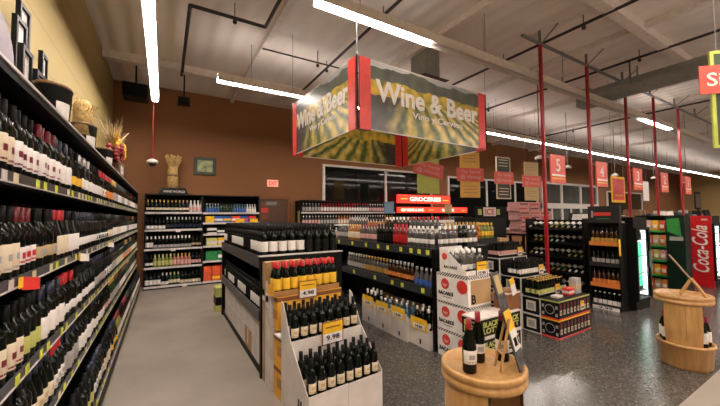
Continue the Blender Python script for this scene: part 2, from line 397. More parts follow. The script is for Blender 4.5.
# pole frame of the checkouts
t = thing('strut_frame', 'grey steel strut rail carrying the red checkout poles', 'rail', (5.25, 3.24, 4.76))
MB().box((0, -.02, -.02), (11.5, .02, .02), STEEL).build('rail', t)
for x in (.55, 2.25, 3.95, 5.6, 7.4, 9.2):
    h = MB(); h.box((x-.018, -.018, .02), (x+.018, .018, .238), STEEL); h.tube((x+.05, 0, .02), (x+.05, -.3, .238), .012, STEEL, 6); h.build('drop_bracket', t)
POLX = (5.80, 7.50, 9.32, 11.04, 12.9)
ORD = ('closest to the beer case island', 'behind the slim black bottle display', 'above the white-framed poster', 'just beyond the small white notice', 'last along the row to the far wall')
for i, x in enumerate(POLX):
    t = thing('red_pole', 'tall red checkout pole, the one ' + ORD[i], 'pole', (x, 3.24, 0))
    MB().box((-.026, -.026, .02), (.026, .026, 4.735), REDP).build('shaft', t, bevel=.006); MB().box((-.08, -.08, 0), (.08, .08, .02), REDP).build('foot_plate', t)
    n = '54321'[i]
    s = thing('number_sign', 'coral red checkout sign with white number ' + ('five', 'four', 'three', 'two', 'one')[i], 'sign', (x+.37, 3.2, 2.23))
    MB().box((-.25, -.012, 0), (.25, .012, .52), PINKRED).build('sign_panel', s, bevel=.004)
    MB().box((-.34, .0, .44), (-.25, .012, .47), STEEL).build('clamp', s)
    text(n, s, (0, -.0135, .33), '-y', WHITE, height=.23, bold=.01, name='numeral')
    b = MB(); b.box((-.22, -.0145, .13), (.22, -.0125, .16), WHITE); b.box((-.22, -.0145, .07), (.22, -.0125, .10), GOLD); b.build('printed_line', s)

# security cameras
def camera_dome(x, y, z, label, pole_m=REDP):
    t = thing('security_camera', label, 'camera', (x, y, z))
    d = MB(); d.lathe([(.001, -.07), (.05, -.06), (.075, -.02), (.08, 0)], DARK, 12); d.build('lens_dome', t)
    d = MB(); d.lathe([(.08, 0), (.11, .01), (.11, .06), (.04, .1), (.001, .1)], WHITE, 12); d.build('housing', t)
    MB().tube((0, 0, .1), (0, 0, ZC-z-.002), .012, pole_m, 6).build('drop_rod', t)
camera_dome(-.23, 8.07+.3, 2.86, 'white camera dome on red rod above the back wine shelves')
camera_dome(8.05, 4.6, 3.05, 'white camera dome on red rod above the tan hanging board')
for x, y, z, l in ((11.2, 5.5, 3.15, 'white camera dome between checkout signs five and four'), (14.6, 5.5, 3.1, 'white camera dome between checkout signs four and three'), (18.4, 5.5, 3.2, 'white camera dome between checkout signs three and two'), (22.6, 5.5, 3.2, 'white camera dome between checkout signs two and one')):
    camera_dome(x, y, z, l, STEEL)

# ------------------------------------------------------------------ square hanging banner
SX, SY, SZ, SW, SD, SH = 2.05, 3.44, 2.77, 2.58, 2.15, .90
t = thing('hanging_banner', 'big square hanging banner sign with vineyard pictures and red corners', 'sign', (SX, SY, SZ), R(2.2))
def banner(name, loc, rz, w, txt):
    b = MB(); b.box((0, -.006, 0), (w, .006, SH), VINE); p = b.build(name, t, loc, rz)
    e = MB(); e.box((0, -.008, -.012), (w, .008, 0), CHROME); e.box((0, -.008, SH), (w, .008, SH+.012), CHROME); e.build('panel_edge', p)
    for q in (0, w-.17):
        MB().box((q, -.012, -.016), (q+.17, .012, SH+.016), RED).build('corner_strip', p)
    if txt:
        text('Wine & Beer', p, (w*.5+.02, -.0165, SH*.585), '-y', WHITE, width=w*.82, height=.29, bold=.028)
        text('Vino y Cerveza', p, (w*.56, -.0165, SH*.31), '-y', WHITE, width=w*.42, height=.115, bold=.012)
banner('banner_panel', (.03, 0, 0), 0, SW-.06, True)
banner('banner_panel', (0, SD-.03, 0), R(-90), SD-.06, True)
banner('banner_panel', (SW-.03, SD, 0), R(180), SW-.06, True)
banner('banner_panel', (SW, .03, 0), R(90), SD-.06, True)
for x, y in ((0, 0), (SW, 0), (0, SD), (SW, SD)):
    b = MB(); b.tube((x, y, -.01), (x, y, SH+.02), .012, INK, 6); b.build('corner_post', t)
    b = MB(); b.tube((x, y, SH+.02), (x, y, (ZL if y == 0 and x == 0 else ZC-.002)-SZ), .004, STEEL, 5); b.ball((x, y, SH+.04), .016, CHROME, 8, 5); b.build('hanging_wire', t)

# ------------------------------------------------------------------ bottles
SHAPES = {
 'bordeaux': ([(.0005, 0), (.034, 0), (.0375, .006), (.0375, .19), (.034, .208), (.020, .228), (.0145, .24), (.0145, .285), (.0155, .287), (.0155, .296), (.0005, .298)], .0375, .30, (.235, .0162)),
 'burgundy': ([(.0005, 0), (.036, 0), (.040, .006), (.040, .145), (.036, .175), (.024, .215), (.0155, .245), (.0145, .285), (.0155, .287), (.0155, .296), (.0005, .298)], .040, .30, (.236, .0165)),
 'magnum': ([(.0005, 0), (.042, 0), (.047, .008), (.047, .19), (.042, .215), (.026, .245), (.018, .262), (.0165, .31), (.018, .312), (.018, .325), (.0005, .327)], .047, .33, (.262, .020)),
 'spirit': ([(.0005, 0), (.036, 0), (.038, .006), (.038, .17), (.035, .19), (.018, .212), (.014, .23), (.014, .262), (.0005, .264)], .038, .28, (.236, .0165)),
 'squat': ([(.0005, 0), (.040, 0), (.044, .008), (.044, .12), (.036, .16), (.018, .19), (.015, .21), (.015, .24), (.0005, .242)], .044, .25, (.212, .018)),
 'beer': ([(.0005, 0), (.028, 0), (.0305, .005), (.0305, .12), (.026, .145), (.016, .175), (.013, .20), (.013, .226), (.0005, .228)], .0305, .23, (.214, .0145)),
}
BC = {}
LSTYLE = {'tall': (.045, .152), 'mid': (.055, .130), 'short': (.06, .115), 'low': (.03, .10), 'beer': (.02, .10)}
def bottle_meshes(shape, glass, cap, lab, style, seg, span=80, emblem=None):
    k = (shape, glass, cap, lab, style, seg, span, emblem)
    if k in BC: return BC[k]
    prof, r, H, (cz, cr) = SHAPES[shape]
    g = MB().lathe(prof, GL[glass], seg)
    c = MB().lathe([(cr-.001, cz), (cr, cz+.002), (cr, H), (.0005, H+.002)], PC[cap], max(8, seg-4))
    l = MB(); za, zb = LSTYLE[style]
    l.lathe([(r+.0004, za), (r+.0008, za+.001), (r+.0008, zb-.001), (r+.0004, zb)], PC[lab], max(6, seg//2), R(-span), R(span))
    if emblem:
        zm = (za+zb)/2
        l.lathe([(r+.0013, zm-.012), (r+.0013, zm+.014)], PC[emblem], 4, R(-26), R(26))
        l.lathe([(r+.0013, za+.008), (r+.0013, za+.016)], PC[emblem], 4, R(-44), R(44))
    BC[k] = (g.mesh('wine_bottle'), c.mesh('capsule'), l.mesh('label'))
    return BC[k]
PB = {}
def bottle(name, loc, rz, label, group, shape='bordeaux', glass='dark', cap='black', lab='white', style='mid', seg=14, span=80, emblem=None, parts=True, cat='bottle'):
    """One bottle: the glass carries capsule and label as parts; small far ones are one mesh."""
    k = (name, shape, glass, cap, lab, style, seg, span, emblem, parts)
    if k not in PB:
        g, c, l = bottle_meshes(shape, glass, cap, lab, style, seg, span, emblem)
        if parts:
            o = link(name, g, None, loc, rz); link('capsule', c, o); link('label', l, o)
        else:
            prof, r, H, (cz, cr) = SHAPES[shape]; za, zb = LSTYLE[style]
            b = MB(); b.lathe(prof, GL[glass], seg); b.lathe([(cr-.001, cz), (cr, cz+.002), (cr, H), (.0005, H+.002)], PC[cap], seg)
            b.lathe([(r+.0015, za), (r+.0015, zb)], PC[lab], max(4, seg//2), R(-span), R(span))
            o = b.build(name, None, loc, rz)
        PB[k] = o; return tag(o, label, cat, group)
    return dup(PB[k], loc, rz, label, cat, group)

# ------------------------------------------------------------------ wine rack along the yellow wall
LR_Z = (1.82, 1.405, 1.005, .645, .22)
RY0, RY1 = .9, 8.88
t = thing('wine_rack', 'long black five-tier wine rack along the yellow wall', 'shelf', (-.75, RY0, 0))
LRACK = t; L = RY1-RY0
MB().box((-.28, 0, 0), (-.25, L, 2.23), BLACK).build('back_panel', t)
b = MB(); b.box((-.25, 0, .02), (.30, L, .20), BLACK); b.box((-.25, 0, .0), (.27, L, .02), BLACK); b.build('base_deck', t)
b = MB(); b.box((-.28, 0, 2.19), (.25, L, 2.23), BLACK); b.build('top_board', t); MB().box((.25, 0, 2.222), (.258, L, 2.234), EDGE).build('top_edge', t)
for z in LR_Z:
    dx = .32 if z < .3 else .25
    s = MB().box((-.25, 0, z-.035), (dx-.012, L, z), BLACK).build('shelf', t)
    q = MB(); q.box((dx-.012, 0, z-.028), (dx-.004, L, z+.018), RAIL); q.box((dx-.004, 0, z-.028), (dx, L, z-.022), EDGE); q.build('price_rail', s)
for y in [L/6.5*i for i in range(8)]:
    if y <= L: MB().box((-.25, y-.015 if y > .1 else 0, .2), (-.21, y+.015, 2.19), BLACK).build('upright', t)
MB().box((-.25, L-.02, .2), (.24, L, 2.19), BLACK).build('end_panel', t)
tm = [MB().box((0, -.022, -.019), (.003, .022, .019), m).mesh('price_tag') for m in (TAGY, TAGC, EDGE)]
mass = MB()
for r, z in enumerate(LR_Z):
    dx = .322 if z < .3 else .252; y = .78 + .1*r; n = 0
    while y < L-.1:
        k = rnd.choice((0, 0, 1) if r > 1 else (0, 1, 2, 1))
        if n < 18: link('price_tag', tm[k], t, (dx-.004, y, z-.004))
        else: mass.box((dx-.004, y-.022, z-.023), (dx-.001, y+.022, z+.015), (TAGY, TAGC, EDGE)[k])
        n += 1; y += rnd.choice((.11, .19, .26))
mass.build('price_tags', t)['kind'] = 'stuff'
for y, z, a, m1, m2 in ((1.86, 1.405, .5, YEL, TAGR), (2.93, 1.405, .7, YEL, WHITE), (4.25, 1.405, .7, YEL, WHITE)):
    s = MB(); s.hexa([(.256, y-RY0, z-.04), (.30, y-RY0+.05, z-.05), (.30, y-RY0+.052, z-.05), (.256, y-RY0+.002, z-.04), (.256, y-RY0, z+.014), (.30, y-RY0+.05, z+.0), (.30, y-RY0+.052, z+.0), (.256, y-RY0+.002, z+.014)], m2)
    s.hexa([(.256, y-RY0-.032, z-.03), (.262, y-RY0-.001, z-.03), (.262, y-RY0+.0, z-.03), (.256, y-RY0-.031, z-.03), (.256, y-RY0-.032, z+.015), (.262, y-RY0-.001, z+.015), (.262, y-RY0+.0, z+.015), (.256, y-RY0-.031, z+.015)], m1); s.build('shelf_talker', t)

# (end y, capsule, label, style, emblem, shape) runs, read off the photograph from the near end
RUNS = [
 [(1.80, 'black', 'cream', 'tall', 'burgundy', 'bordeaux'), (2.15, 'black', 'white', 'tall', 'burgundy', 'bordeaux'), (2.50, 'burgundy', 'white', 'tall', 'burgundy', 'bordeaux'), (2.80, 'navy', 'white', 'tall', None, 'bordeaux'), (3.05, 'black', 'yellow', 'short', None, 'burgundy'), (3.45, 'silver', 'white', 'mid', None, 'bordeaux'), (3.95, 'black', 'white', 'mid', None, 'burgundy'), (4.30, 'red', 'white', 'mid', 'red', 'bordeaux'), (4.80, 'red', 'orange', 'mid', None, 'burgundy'), (5.3, 'gold', 'cream', 'short', None, 'bordeaux')],
 [(1.88, 'black', 'cream', 'tall', 'grey', 'bordeaux'), (2.12, 'burgundy', 'white', 'mid', 'red', 'bordeaux'), (2.45, 'black', 'tan', 'short', 'grey', 'bordeaux'), (2.72, 'red', 'cream', 'tall', None, 'burgundy'), (3.0, 'black', 'white', 'tall', None, 'burgundy'), (3.7, 'navy', 'white', 'short', None, 'bordeaux'), (4.4, 'black', 'white', 'short', 'black', 'bordeaux'), (4.8, 'green', 'cream', 'mid', None, 'burgundy'), (5.3, 'gold', 'white', 'mid', None, 'bordeaux')],
 [(1.66, 'tan', 'cream', 'tall', 'burgundy', 'burgundy'), (2.0, 'black', 'cream', 'tall', 'burgundy', 'bordeaux'), (2.25, 'black', 'lime', 'mid', None, 'bordeaux'), (2.6, 'navy', 'white', 'tall', None, 'bordeaux'), (2.95, 'red', 'white', 'short', None, 'bordeaux'), (3.6, 'black', 'white', 'short', None, 'burgundy'), (4.2, 'navy', 'grey', 'mid', None, 'bordeaux'), (4.75, 'black', 'white', 'mid', 'black', 'bordeaux'), (5.3, 'green', 'cream', 'short', None, 'burgundy')],
 [(2.15, 'black', 'cream', 'tall', 'grey', 'bordeaux'), (2.45, 'navy', 'cream', 'mid', 'tan', 'burgundy'), (2.7, 'red', 'white', 'mid', 'grey', 'bordeaux'), (3.1, 'navy', 'grey', 'tall', None, 'bordeaux'), (3.7, 'black', 'white', 'tall', None, 'bordeaux'), (4.3, 'navy', 'white', 'mid', None, 'burgundy'), (4.8, 'black', 'pink', 'short', None, 'bordeaux'), (5.3, 'green', 'white', 'mid', None, 'bordeaux')],
 [(2.4, 'navy', 'grey', 'low', None, 'burgundy'), (2.9, 'black', 'white', 'mid', None, 'burgundy'), (3.3, 'black', 'lime', 'mid', None, 'bordeaux'), (3.8, 'navy', 'white', 'mid', 'grey', 'bordeaux'), (4.3, 'black', 'cream', 'tall', None, 'bordeaux'), (4.8, 'navy', 'yellow', 'short', None, 'burgundy'), (5.3, 'silver', 'white', 'mid', None, 'bordeaux')],
]
ROWN = ('top', 'second', 'third', 'fourth', 'bottom')
SIZEW = {'tall': 'tall', 'mid': 'medium', 'short': 'small', 'low': 'low'}
far = MB()
for r, z in enumerate(LR_Z):
    y = 1.46; runs = RUNS[r]; k = 0; xf = -.545 if z > .3 else -.48
    while y < 4.75:
        while y > runs[k][0]: k += 1
        e, cap, lab, st, em, sh = runs[k]
        lb = f'{cap}-capped dark wine bottle with {SIZEW[st]} {lab} label' + (f' printed {em}' if em else '') + f', {ROWN[r]} tier of yellow-wall rack'
        bottle('wine_bottle', (xf + rnd.uniform(-.008, .006), y, z+.001), rnd.uniform(-.15, .15), lb, f'{cap} {lab} {st} {em} {sh} bottles on {ROWN[r]} tier', sh, 'dark', cap, lab, st, 14, 82, em)
        y += .0845 if sh == 'burgundy' else .080
    cap, lab = 'black', 'white'; i = 0
    while y < 8.75:
        if i % 5 == 0: cap = rnd.choice(('black', 'navy', 'burgundy', 'black', 'gold', 'green', 'black')); lab = rnd.choice(('white', 'white', 'cream', 'grey', 'white', 'cream', 'orange', 'white')); gl = rnd.choice(('dark', 'dark', 'dark', 'green', 'yellow' if r == 4 else 'dark'))
        far.lathe([(.0375, 0), (.0375, .19), (.0145, .235)], GL[gl], 8, c=(xf+.75, y-RY0, z+.001)); far.lathe([(.016, .235), (.016, .3), (.001, .302)], PC[cap], 6, c=(xf+.75, y-RY0, z+.001))
        far.lathe([(.039, .055), (.039, .145)], PC[lab], 6, R(-80), R(80), c=(xf+.75, y-RY0, z+.001)); y += .083; i += 1
o = far.build('wine_bottle_stock', None, (-.75, RY0, 0)); o['kind'] = 'stuff'; tag(o, 'wine bottles filling the distant end of the yellow-wall rack', 'bottles')

# decor on top of that rack
TZ = 2.231
def frame_(x, y, z, w, h, rz, label, m=WHITE):
    t = thing('picture_frame', label, 'picture', (x, y, z), rz)
    f = MB(); f.box((-w/2, -.015, 0), (w/2, .015, .03), BLACK); f.box((-w/2, -.015, h-.03), (w/2, .015, h), BLACK); f.box((-w/2, -.015, .03), (-w/2+.03, .015, h-.03), BLACK); f.box((w/2-.03, -.015, .03), (w/2, .015, h-.03), BLACK); f.build('frame', t)
    MB().box((-w/2+.03, .0, .03), (w/2-.03, .01, h-.03), m).build('picture', t)
GREYP = mat('grey_photo_print', (.55, .51, .49), .5, noise=.5, scale=22)
for x, y, w, h, l, m in ((-.82, 3.02, .20, .58, 'black framed grey print nearest the purple sign on the wine rack top', GREYP), (-.92, 3.26, .19, .88, 'tall leaning black frame with whitish print among the rack-top pictures', WHITE),
                      (-.97, 3.50, .20, 1.10, 'tallest narrow black picture frame on the wine rack top', GREYP), (-.80, 3.24, .2, .50, 'pale print in black frame low among the rack-top pictures', WHITE), (-.92, 3.80, .19, .86, 'black framed print just before the first black bucket', GREYP), (-.82, 3.5, .2, .46, 'small white framed print low before the first black bucket', WHITE), (-.94, 4.55, .16, .66, 'narrow pale framed print behind the first black bucket', WHITE)):
    frame_(x, y, TZ, w, h, R(90)+rnd.uniform(-.08, .08), l, m)
t = thing('round_sign', 'grey purple rounded sign standing on near end of the wine rack', 'sign', (-.72, 2.22, TZ), R(90))
PURP = mat('purple_grey_board', (.30, .25, .30), .5)
b = MB(); b.tube((0, .012, .23), (0, -.012, .23), .23, PURP, 28); b.build('board', t); MB().box((-.12, -.05, 0), (.12, .05, .02), BLACK).build('foot', t)
MB().box((-.12, -.016, .12), (.12, -.013, .17), WHITE).build('lettering', t)
TUBM = mat('black_enamel_tub', (.03, .035, .036), .35)
def tub(y0, y1, zt, label, hay=False):
    w = (y1-y0)/2; t = thing('metal_bucket', label, 'bucket', (-.67, (y0+y1)/2, TZ)); h = zt-TZ
    b = MB(); pr = [(.001, 0), (.82, 0), (1., h), (1.02, h), (.97, h), (.80, .02), (.001, .02)]
    b.lathe(pr, TUBM, 28, sx=.10, sy=w); b.build('tub_body', t)
    b = MB(); b.lathe([(1.0, h-.012), (1.045, h-.008), (1.045, h+.008), (1.0, h+.012)], WOODD, 28, sx=.10, sy=w); b.build('rim', t)
    b = MB(); b.lathe([(.87, h*.22), (.95, h*.66)], WHITE, 8, R(-64), R(-14), sx=.1035, sy=w*1.035); b.build('white_label', t)
    if hay:
        hb = MB(); rr = random.Random(3)
        hb.lathe([(.001, .16), (.55, .23), (.8, .18), (.84, -.1), (.6, -.1)], HAY, 16, sx=.09, sy=w*.85, c=(0, -.05, h))
        for i in range(160):
            a = rr.uniform(0, 2*PI); q = rr.uniform(.3, 1)
            p = Vector((.075*q*math.cos(a), w*.7*q*math.sin(a)-.05, h+.10+.1*(1-q)))
            hb.tube(p, p+Vector((rr.uniform(-.06, .06), rr.uniform(-.09, .09), rr.uniform(-.02, .09))), .0025, HAY, 3)
        o = hb.build('straw_bundle', None, t.location); tag(o, 'golden straw heaped in the middle black bucket on the rack', 'straw')
tub(2.86, 3.14, 2.56, 'black metal bucket nearest the leaning picture frames')
tub(3.85, 4.15, 2.54, 'black metal bucket holding golden straw', True)
tub(5.05, 5.38, 2.53, 'black metal bucket beside the flower box')
t = thing('flower_box', 'brown wooden box with white label under the bouquet', 'box', (-.67, 5.7, TZ))
b = MB(); b.box((-.15, -.26, 0), (.15, .26, .22), WOODD); b.build('box_body', t); MB().box((.151, -.18, .05), (.156, .08, .16), WHITE).build('white_label', t)
t = thing('flower_bouquet', 'yellow and dark red dried flower bouquet with pale straw plume', 'flowers', (-.62, 5.75, TZ+.221))
fr = random.Random(11); S1 = mat('pale_plume', (.66, .52, .30), .8); S2 = mat('yellow_petals', (.80, .42, .03), .6); S3 = mat('dark_red_petals', (.22, .012, .015), .6)
b = MB()
for i in range(90):
    a = fr.uniform(-1, 1); b.tube((0, -.05+a*.05, .2), (fr.uniform(-.14, .14), -.1+a*.45,   .2+fr.uniform(.18, .36)), .010, S1, 4, .002)
b.build('straw_plume', t)
for nm, mm, cy, cz, nn in (('yellow_blossom', S2, .22, .24, 9), ('red_blossom', S3, .0, .08, 11)):
    for i in range(nn):
        b = MB(); c = Vector((fr.uniform(-.06, .09), cy-.2+fr.uniform(-.36, .36), cz+fr.uniform(-.07, .12)))
        b.ball(c, .035, S2 if nm[0] == 'y' else S3, 8, 5)
        for k in range(8):
            a = k*PI/4; b.ball(c+Vector((.012, .065*math.cos(a), .065*math.sin(a))), .034, mm, 6, 4, .9)
        b.build(nm, t)
b = MB()
for i in range(10): b.tube((0, 0, 0), (fr.uniform(-.05, .12), fr.uniform(-.25, .3), .22), .006, S1, 4)
b.build('stem', t)

# ------------------------------------------------------------------ generic shelving bay facing -y
def bay(name, label, cat, x0, x1, y0, y1, levels, top, rail=EDGE, thick=.035, group=None):
    t = thing(name, label, cat, ((x0+x1)/2, y0, 0), 0, group); w = (x1-x0)/2; dy = y1-y0
    MB().box((-w, dy-.03, 0), (w, dy, top-.03), BLACK).build('back_panel', t)
    for s in (-1, 1): MB().box((s*w-(.03 if s > 0 else 0), 0.02, 0), (s*w+(.03 if s < 0 else 0), dy-.03, top-.03), BLACK).build('side_panel', t)
    MB().box((-w, 0, top-.03), (w, dy, top), BLACK).build('top_board', t)
    for z in levels:
        s = MB().box((-w+.03, .01, z-thick), (w-.03, dy-.03, z), BLACK).build('shelf', t)
        MB().box((-w+.01, 0, z-thick), (w-.01, .01, z+.012), rail).build('price_rail', s)
    MB().box((-w+.03, .03, 0), (w-.03, dy-.03, .04), BLACK).build('kick_plate', t)
    return t
BL = (1.80, 1.39, .94, .51, .07)
bay('wine_shelf', 'black wall shelf of wine facing the aisle end, under the wheat sheaf', 'shelf', -.39, .83, 9.0, 9.5, BL, 2.24)
specs = [  # runs for the five tiers: (count, capsule, glass, label, style, shape, words)
 [(11, 'gold', 'dark', 'cream', 'short', 'burgundy'), (4, 'white', 'white', 'pink', 'mid', 'burgundy')],
 [(5, 'black', 'dark', 'white', 'low', 'bordeaux'), (10, 'silver', 'dark', 'navy', 'mid', 'bordeaux')],
 [(2, 'white', 'dark', 'white', 'tall', 'bordeaux'), (10, 'white', 'dark', 'grey', 'low', 'bordeaux'), (3, 'black', 'dark', 'tan', 'short', 'burgundy')],
 [(2, 'black', 'dark', 'white', 'short', 'bordeaux'), (5, 'lime', 'yellow', 'lime', 'tall', 'bordeaux'), (5, 'gold', 'pink', 'pink', 'tall', 'bordeaux'), (3, 'black', 'dark', 'pink', 'mid', 'bordeaux')],
 [(4, 'black', 'dark', 'white', 'tall', 'bordeaux'), (2, 'silver', 'dark', 'white', 'low', 'burgundy'), (3, 'lime', 'green', 'cream', 'mid', 'burgundy'), (6, 'black', 'dark', 'cream', 'low', 'bordeaux')]]
for r, z in enumerate(BL):
    x = -.325; 
    for j, (n, cap, gl, lab, st, sh) in enumerate(specs[r]):
        for i in range(n):
            bottle('shelf_wine_bottle', (x, 9.065, z+.001), R(-90), f'{cap}-topped {gl} bottle with {SIZEW[st]} {lab} label, {ROWN[r]} tier under the wheat sheaf', f'back shelf {ROWN[r]} {cap} {lab}', sh, gl, cap, lab, st, 10, 84, None, False)
            x += .079 if sh == 'bordeaux' else .081
for x, z, l in ((.30, 1.39, 'second'), (.2, .94, 'third'), (.45, .07, 'bottom')):
    tag(MB().box((-.05, -.004, -.03), (.05, 0, .03), WHITE).build('price_card', None, (x, 8.998, z-.03)), f'white price card on the {l} tier of the back wine shelf', 'price card')
# sign base and wheat sheaf on the shelf
t = thing('sign_plinth', 'dark tapered plinth with white lettering under the wheat sheaf', 'sign', (.20, 9.22, 2.241))
b = MB(); b.hexa([(-.32, -.2, 0), (.32, -.2, 0), (.32, .2, 0), (-.32, .2, 0), (-.24, -.14, .16), (.24, -.14, .16), (.24, .14, .16), (-.24, .14, .16)], BLACK); b.build('plinth_body', t)
text('WINE WORLD', t, (0, -.186, .065), '-y', WHITE, width=.46, height=.055, bold=.01)
t = thing('wheat_sheaf', 'tied tan wheat sheaf standing on the lettered plinth', 'decoration', (.17, 9.22, 2.402))
b = MB(); b.lathe([(.001, 0), (.13, 0), (.12, .3), (.11, .52)], HAY, 14)
for i in range(70):
    a = fr.uniform(0, 2*PI); q = fr.uniform(.3, 1); c, s = math.cos(a)*q, math.sin(a)*q
    b.tube((.11*c, .11*s, .05), (.105*c, .105*s, .5), .014, HAY, 4)
b.build('stalk_bundle', t)
b = MB()
for i in range(80):
    a = fr.uniform(0, 2*PI); q = fr.uniform(.1, 1); c, s = math.cos(a)*q, math.sin(a)*q
    b.tube((.10*c, .10*s, .5), (.19*c, .19*s, .70+.13*fr.random()), .012, HAY, 4, .018)
b.build('wheat_heads', t); MB().lathe([(.125, .28), (.13, .30), (.125, .33)], WOODD, 14).build('tie_band', t)

# second bay: drinks and cartons
S2L = (1.79, 1.535, 1.25, .95, .575, .07)
bay('drinks_shelf', 'black wall shelf of coloured drink cartons beside the back wine shelf', 'shelf', .83, 2.23, 9.0, 9.5, S2L, 2.24)
x = .93
for j, (n, gl, cap, lab) in enumerate(((5, 'blue', 'white', 'blue'), (5, 'green', 'green', 'green'), (5, 'blue', 'blue', 'blue'), (4, 'white', 'white', 'white'))):
    for i in range(n):
        bottle('beer_bottle', (x, 9.06, 1.791), R(-90), f'{gl} drink bottle with {lab} label and {cap} cap, top tier of carton shelf', f'carton shelf bottles {gl} {cap}', 'beer', gl, cap, lab, 'beer', 8, 85, None, False); x += .066
def carton(name, x, y, z, w, d, h, m, label, group=None, stripe=None, cat='carton', rz=0., txt=None, tm_=None):
    t = thing(name, label, cat, (x, y, z), rz, group)
    MB().box((-w/2, -d/2, 0), (w/2, d/2, h), m).build('carton_body', t)
    if stripe:
        s = MB(); s.box((-w/2-.001, -d/2-.001, h*.28), (w/2+.001, d/2+.001, h*.62), stripe); s.build('printed_band', t)
    if txt: text(txt, t, (0, -d/2-.0025, h*.5), '-y', tm_ or WHITE, width=w*.8, bold=.01)
    return t
CY = 9.15
for k, (x, m, s, c) in enumerate(((1.0, YEL, None, 'yellow'), (1.21, BLUE, WHITE, 'blue and white'), (1.42, BLUE, YEL, 'blue and yellow'), (1.63, RED, WHITE, 'red and white'), (1.84, BLUE, RED, 'blue and red'), (2.05, RED, BLUE, 'red and blue'))):
    carton('drink_carton', x, CY, 1.536, .19, .25, .17, m, f'{c} drink carton on the second tier of the carton shelf', None, s)
for k, (x, m, s, c) in enumerate(((1.05, WHITE, INK, 'white and black'), (1.3, INK, WHITE, 'black and white'), (1.55, WHITE, RED, 'white and red'), (1.8, INK, RED, 'black and red'))):
    carton('drink_carton', x, CY, 1.251, .22, .25, .15, m, f'{c} drink carton on the third tier of the carton shelf', None, s)
for x in (1.05, 1.32, 1.59, 1.86): carton('drink_carton', x, CY, .951, .25, .25, .2, M['lime_label'] if x != 1.32 else YEL, 'yellow drink carton on the fourth tier of the carton shelf' if x != 1.32 else 'orange-yellow drink carton on the fourth tier of the carton shelf', 'yellow cartons on fourth tier' if x != 1.32 else None, OFFW)
for x in (1.05, 1.34, 1.63, 1.92): carton('drink_carton', x, CY, .576, .27, .25, .24, GREEN, 'green beer carton with white band on the fifth tier of carton shelf', 'green cartons on fifth tier', WHITE if x != 1.05 else None)
ORA = mat('orange_red_print', (.72, .10, .03), .45)
for k in range(6):
    for j in range(2): carton('drink_carton', .96+k*.2, CY, .071+j*.19, .18, .25, .18, ORA, 'orange-red drink carton on the bottom tier of the carton shelf', 'orange-red cartons on bottom tier', YEL if j == 0 and k in (1, 2) else None)
for x, w in ((1.72, .22), (2.08, .2)):
    tag(MB().box((-w/2, -.004, -.05), (w/2, 0, .05), YEL).build('price_card', None, (x, 8.997, 1.58)), f'yellow price card, the {"wider" if w > .21 else "narrower"} of two before the brown door', 'price card')
# framed picture, exit sign on brown wall
t = thing('wall_picture', 'dark framed landscape picture hanging on the brown wall', 'picture', (.93, 9.598, 2.82))
f = MB(); f.box((-.27, -.05, 0), (.27, 0, .07), SLATE); f.box((-.27, -.05, .39), (.27, 0, .46), SLATE); f.box((-.27, -.05, .07), (-.19, 0, .39), SLATE); f.box((.19, -.05, .07), (.27, 0, .39), SLATE); f.build('frame', t)
MB().box((-.19, -.03, .07), (.19, -.01, .39), mat('landscape_print', (.30, .34, .16), .4, noise=.6, scale=7)).build('picture', t)
t = thing('exit_sign', 'small lit exit sign on the brown wall above the door', 'sign', (2.75, 9.598, 2.57))
MB().box((-.16, -.06, 0), (.16, 0, .2), EXITM).build('sign_box', t); text('EXIT', t, (0, -.062, .1), '-y', RED, width=.24, height=.12, bold=.02)

# ------------------------------------------------------------------ middle gondola
GX0, GX1, GY0, GY1 = .87, 1.82, 3.45, 6.1
t = thing('gondola_shelf', 'black low double-sided shelf between the grey aisle and yellow display', 'shelf', ((GX0+GX1)/2, GY0, 0))
w = (GX1-GX0)/2; L = GY1-GY0
MB().box((-.03, .05, .1), (.03, L-.05, 1.2), BLACK).build('centre_panel', t)
MB().box((-w+.02, .05, 0), (w-.02, L-.05, .1), BLACK).build('base_deck', t)
for y in (0, L-.05): MB().box((-w, y, 0), (w, y+.05, 1.24), BLACK).build('end_frame', t)
MB().box((-w, .05, 1.2), (w, L-.05, 1.24), BLACK).build('top_board', t)
b = MB()
for s in (-1, 1): b.box((s*w-.012, .05, 1.12), (s*w+.012, L-.05, 1.245), RAIL)
b.build('top_fascia', t)
for s in (-1, 1):
    q = MB().box((min(s*w, s*.03), .05, .60), (max(s*w, s*.03), L-.05, .64), BLACK).build('shelf', t)
    MB().box((s*w-.012, .05, .57), (s*w+.012, L-.05, .68), RAIL).build('price_rail', q)
b = MB(); b.box((-w-.015, 0, 1.24), (w+.015, .06, 1.252), EDGE); b.build('front_lip', t)
# magnums on top
def mag(x, y, rz, lab, label, grp): bottle('magnum_bottle', (x, y, 1.2525 if y < GY0+.06 else 1.2415), rz, label, grp, 'magnum', 'dark', 'black', 'white' if lab != 'x' else 'black', 'tall', 12, 88)
def mag2(x, y, rz, lab, label, grp): bottle('magnum_bottle', (x, y, 1.2415), rz, label, grp, 'magnum', 'dark', 'black', 'black', 'tall', 10, 88, None, False)
for i in range(9):
    x = GX0+.06+i*.103
    dk = i >= 5
    mag(x, GY0+.11, R(-90), 'w' if not dk else 'x', 'dark magnum with wide white label on the low shelf end' if not dk else 'dark unlabelled black-capped magnum on the low shelf end', 'white magnums on shelf end' if not dk else 'dark magnums on shelf end')
i = 0; y = GY0+.22
while y < GY1-.1:
    mag(GX0+.06, y, R(180), 'w' if (i//4) % 3 != 1 else 'x', 'white-labelled dark magnum in line above the grey aisle' if (i//4) % 3 != 1 else 'unlabelled dark magnum in line above the grey aisle', 'aisle magnums white' if (i//4) % 3 != 1 else 'aisle magnums dark'); y += .103; i += 1
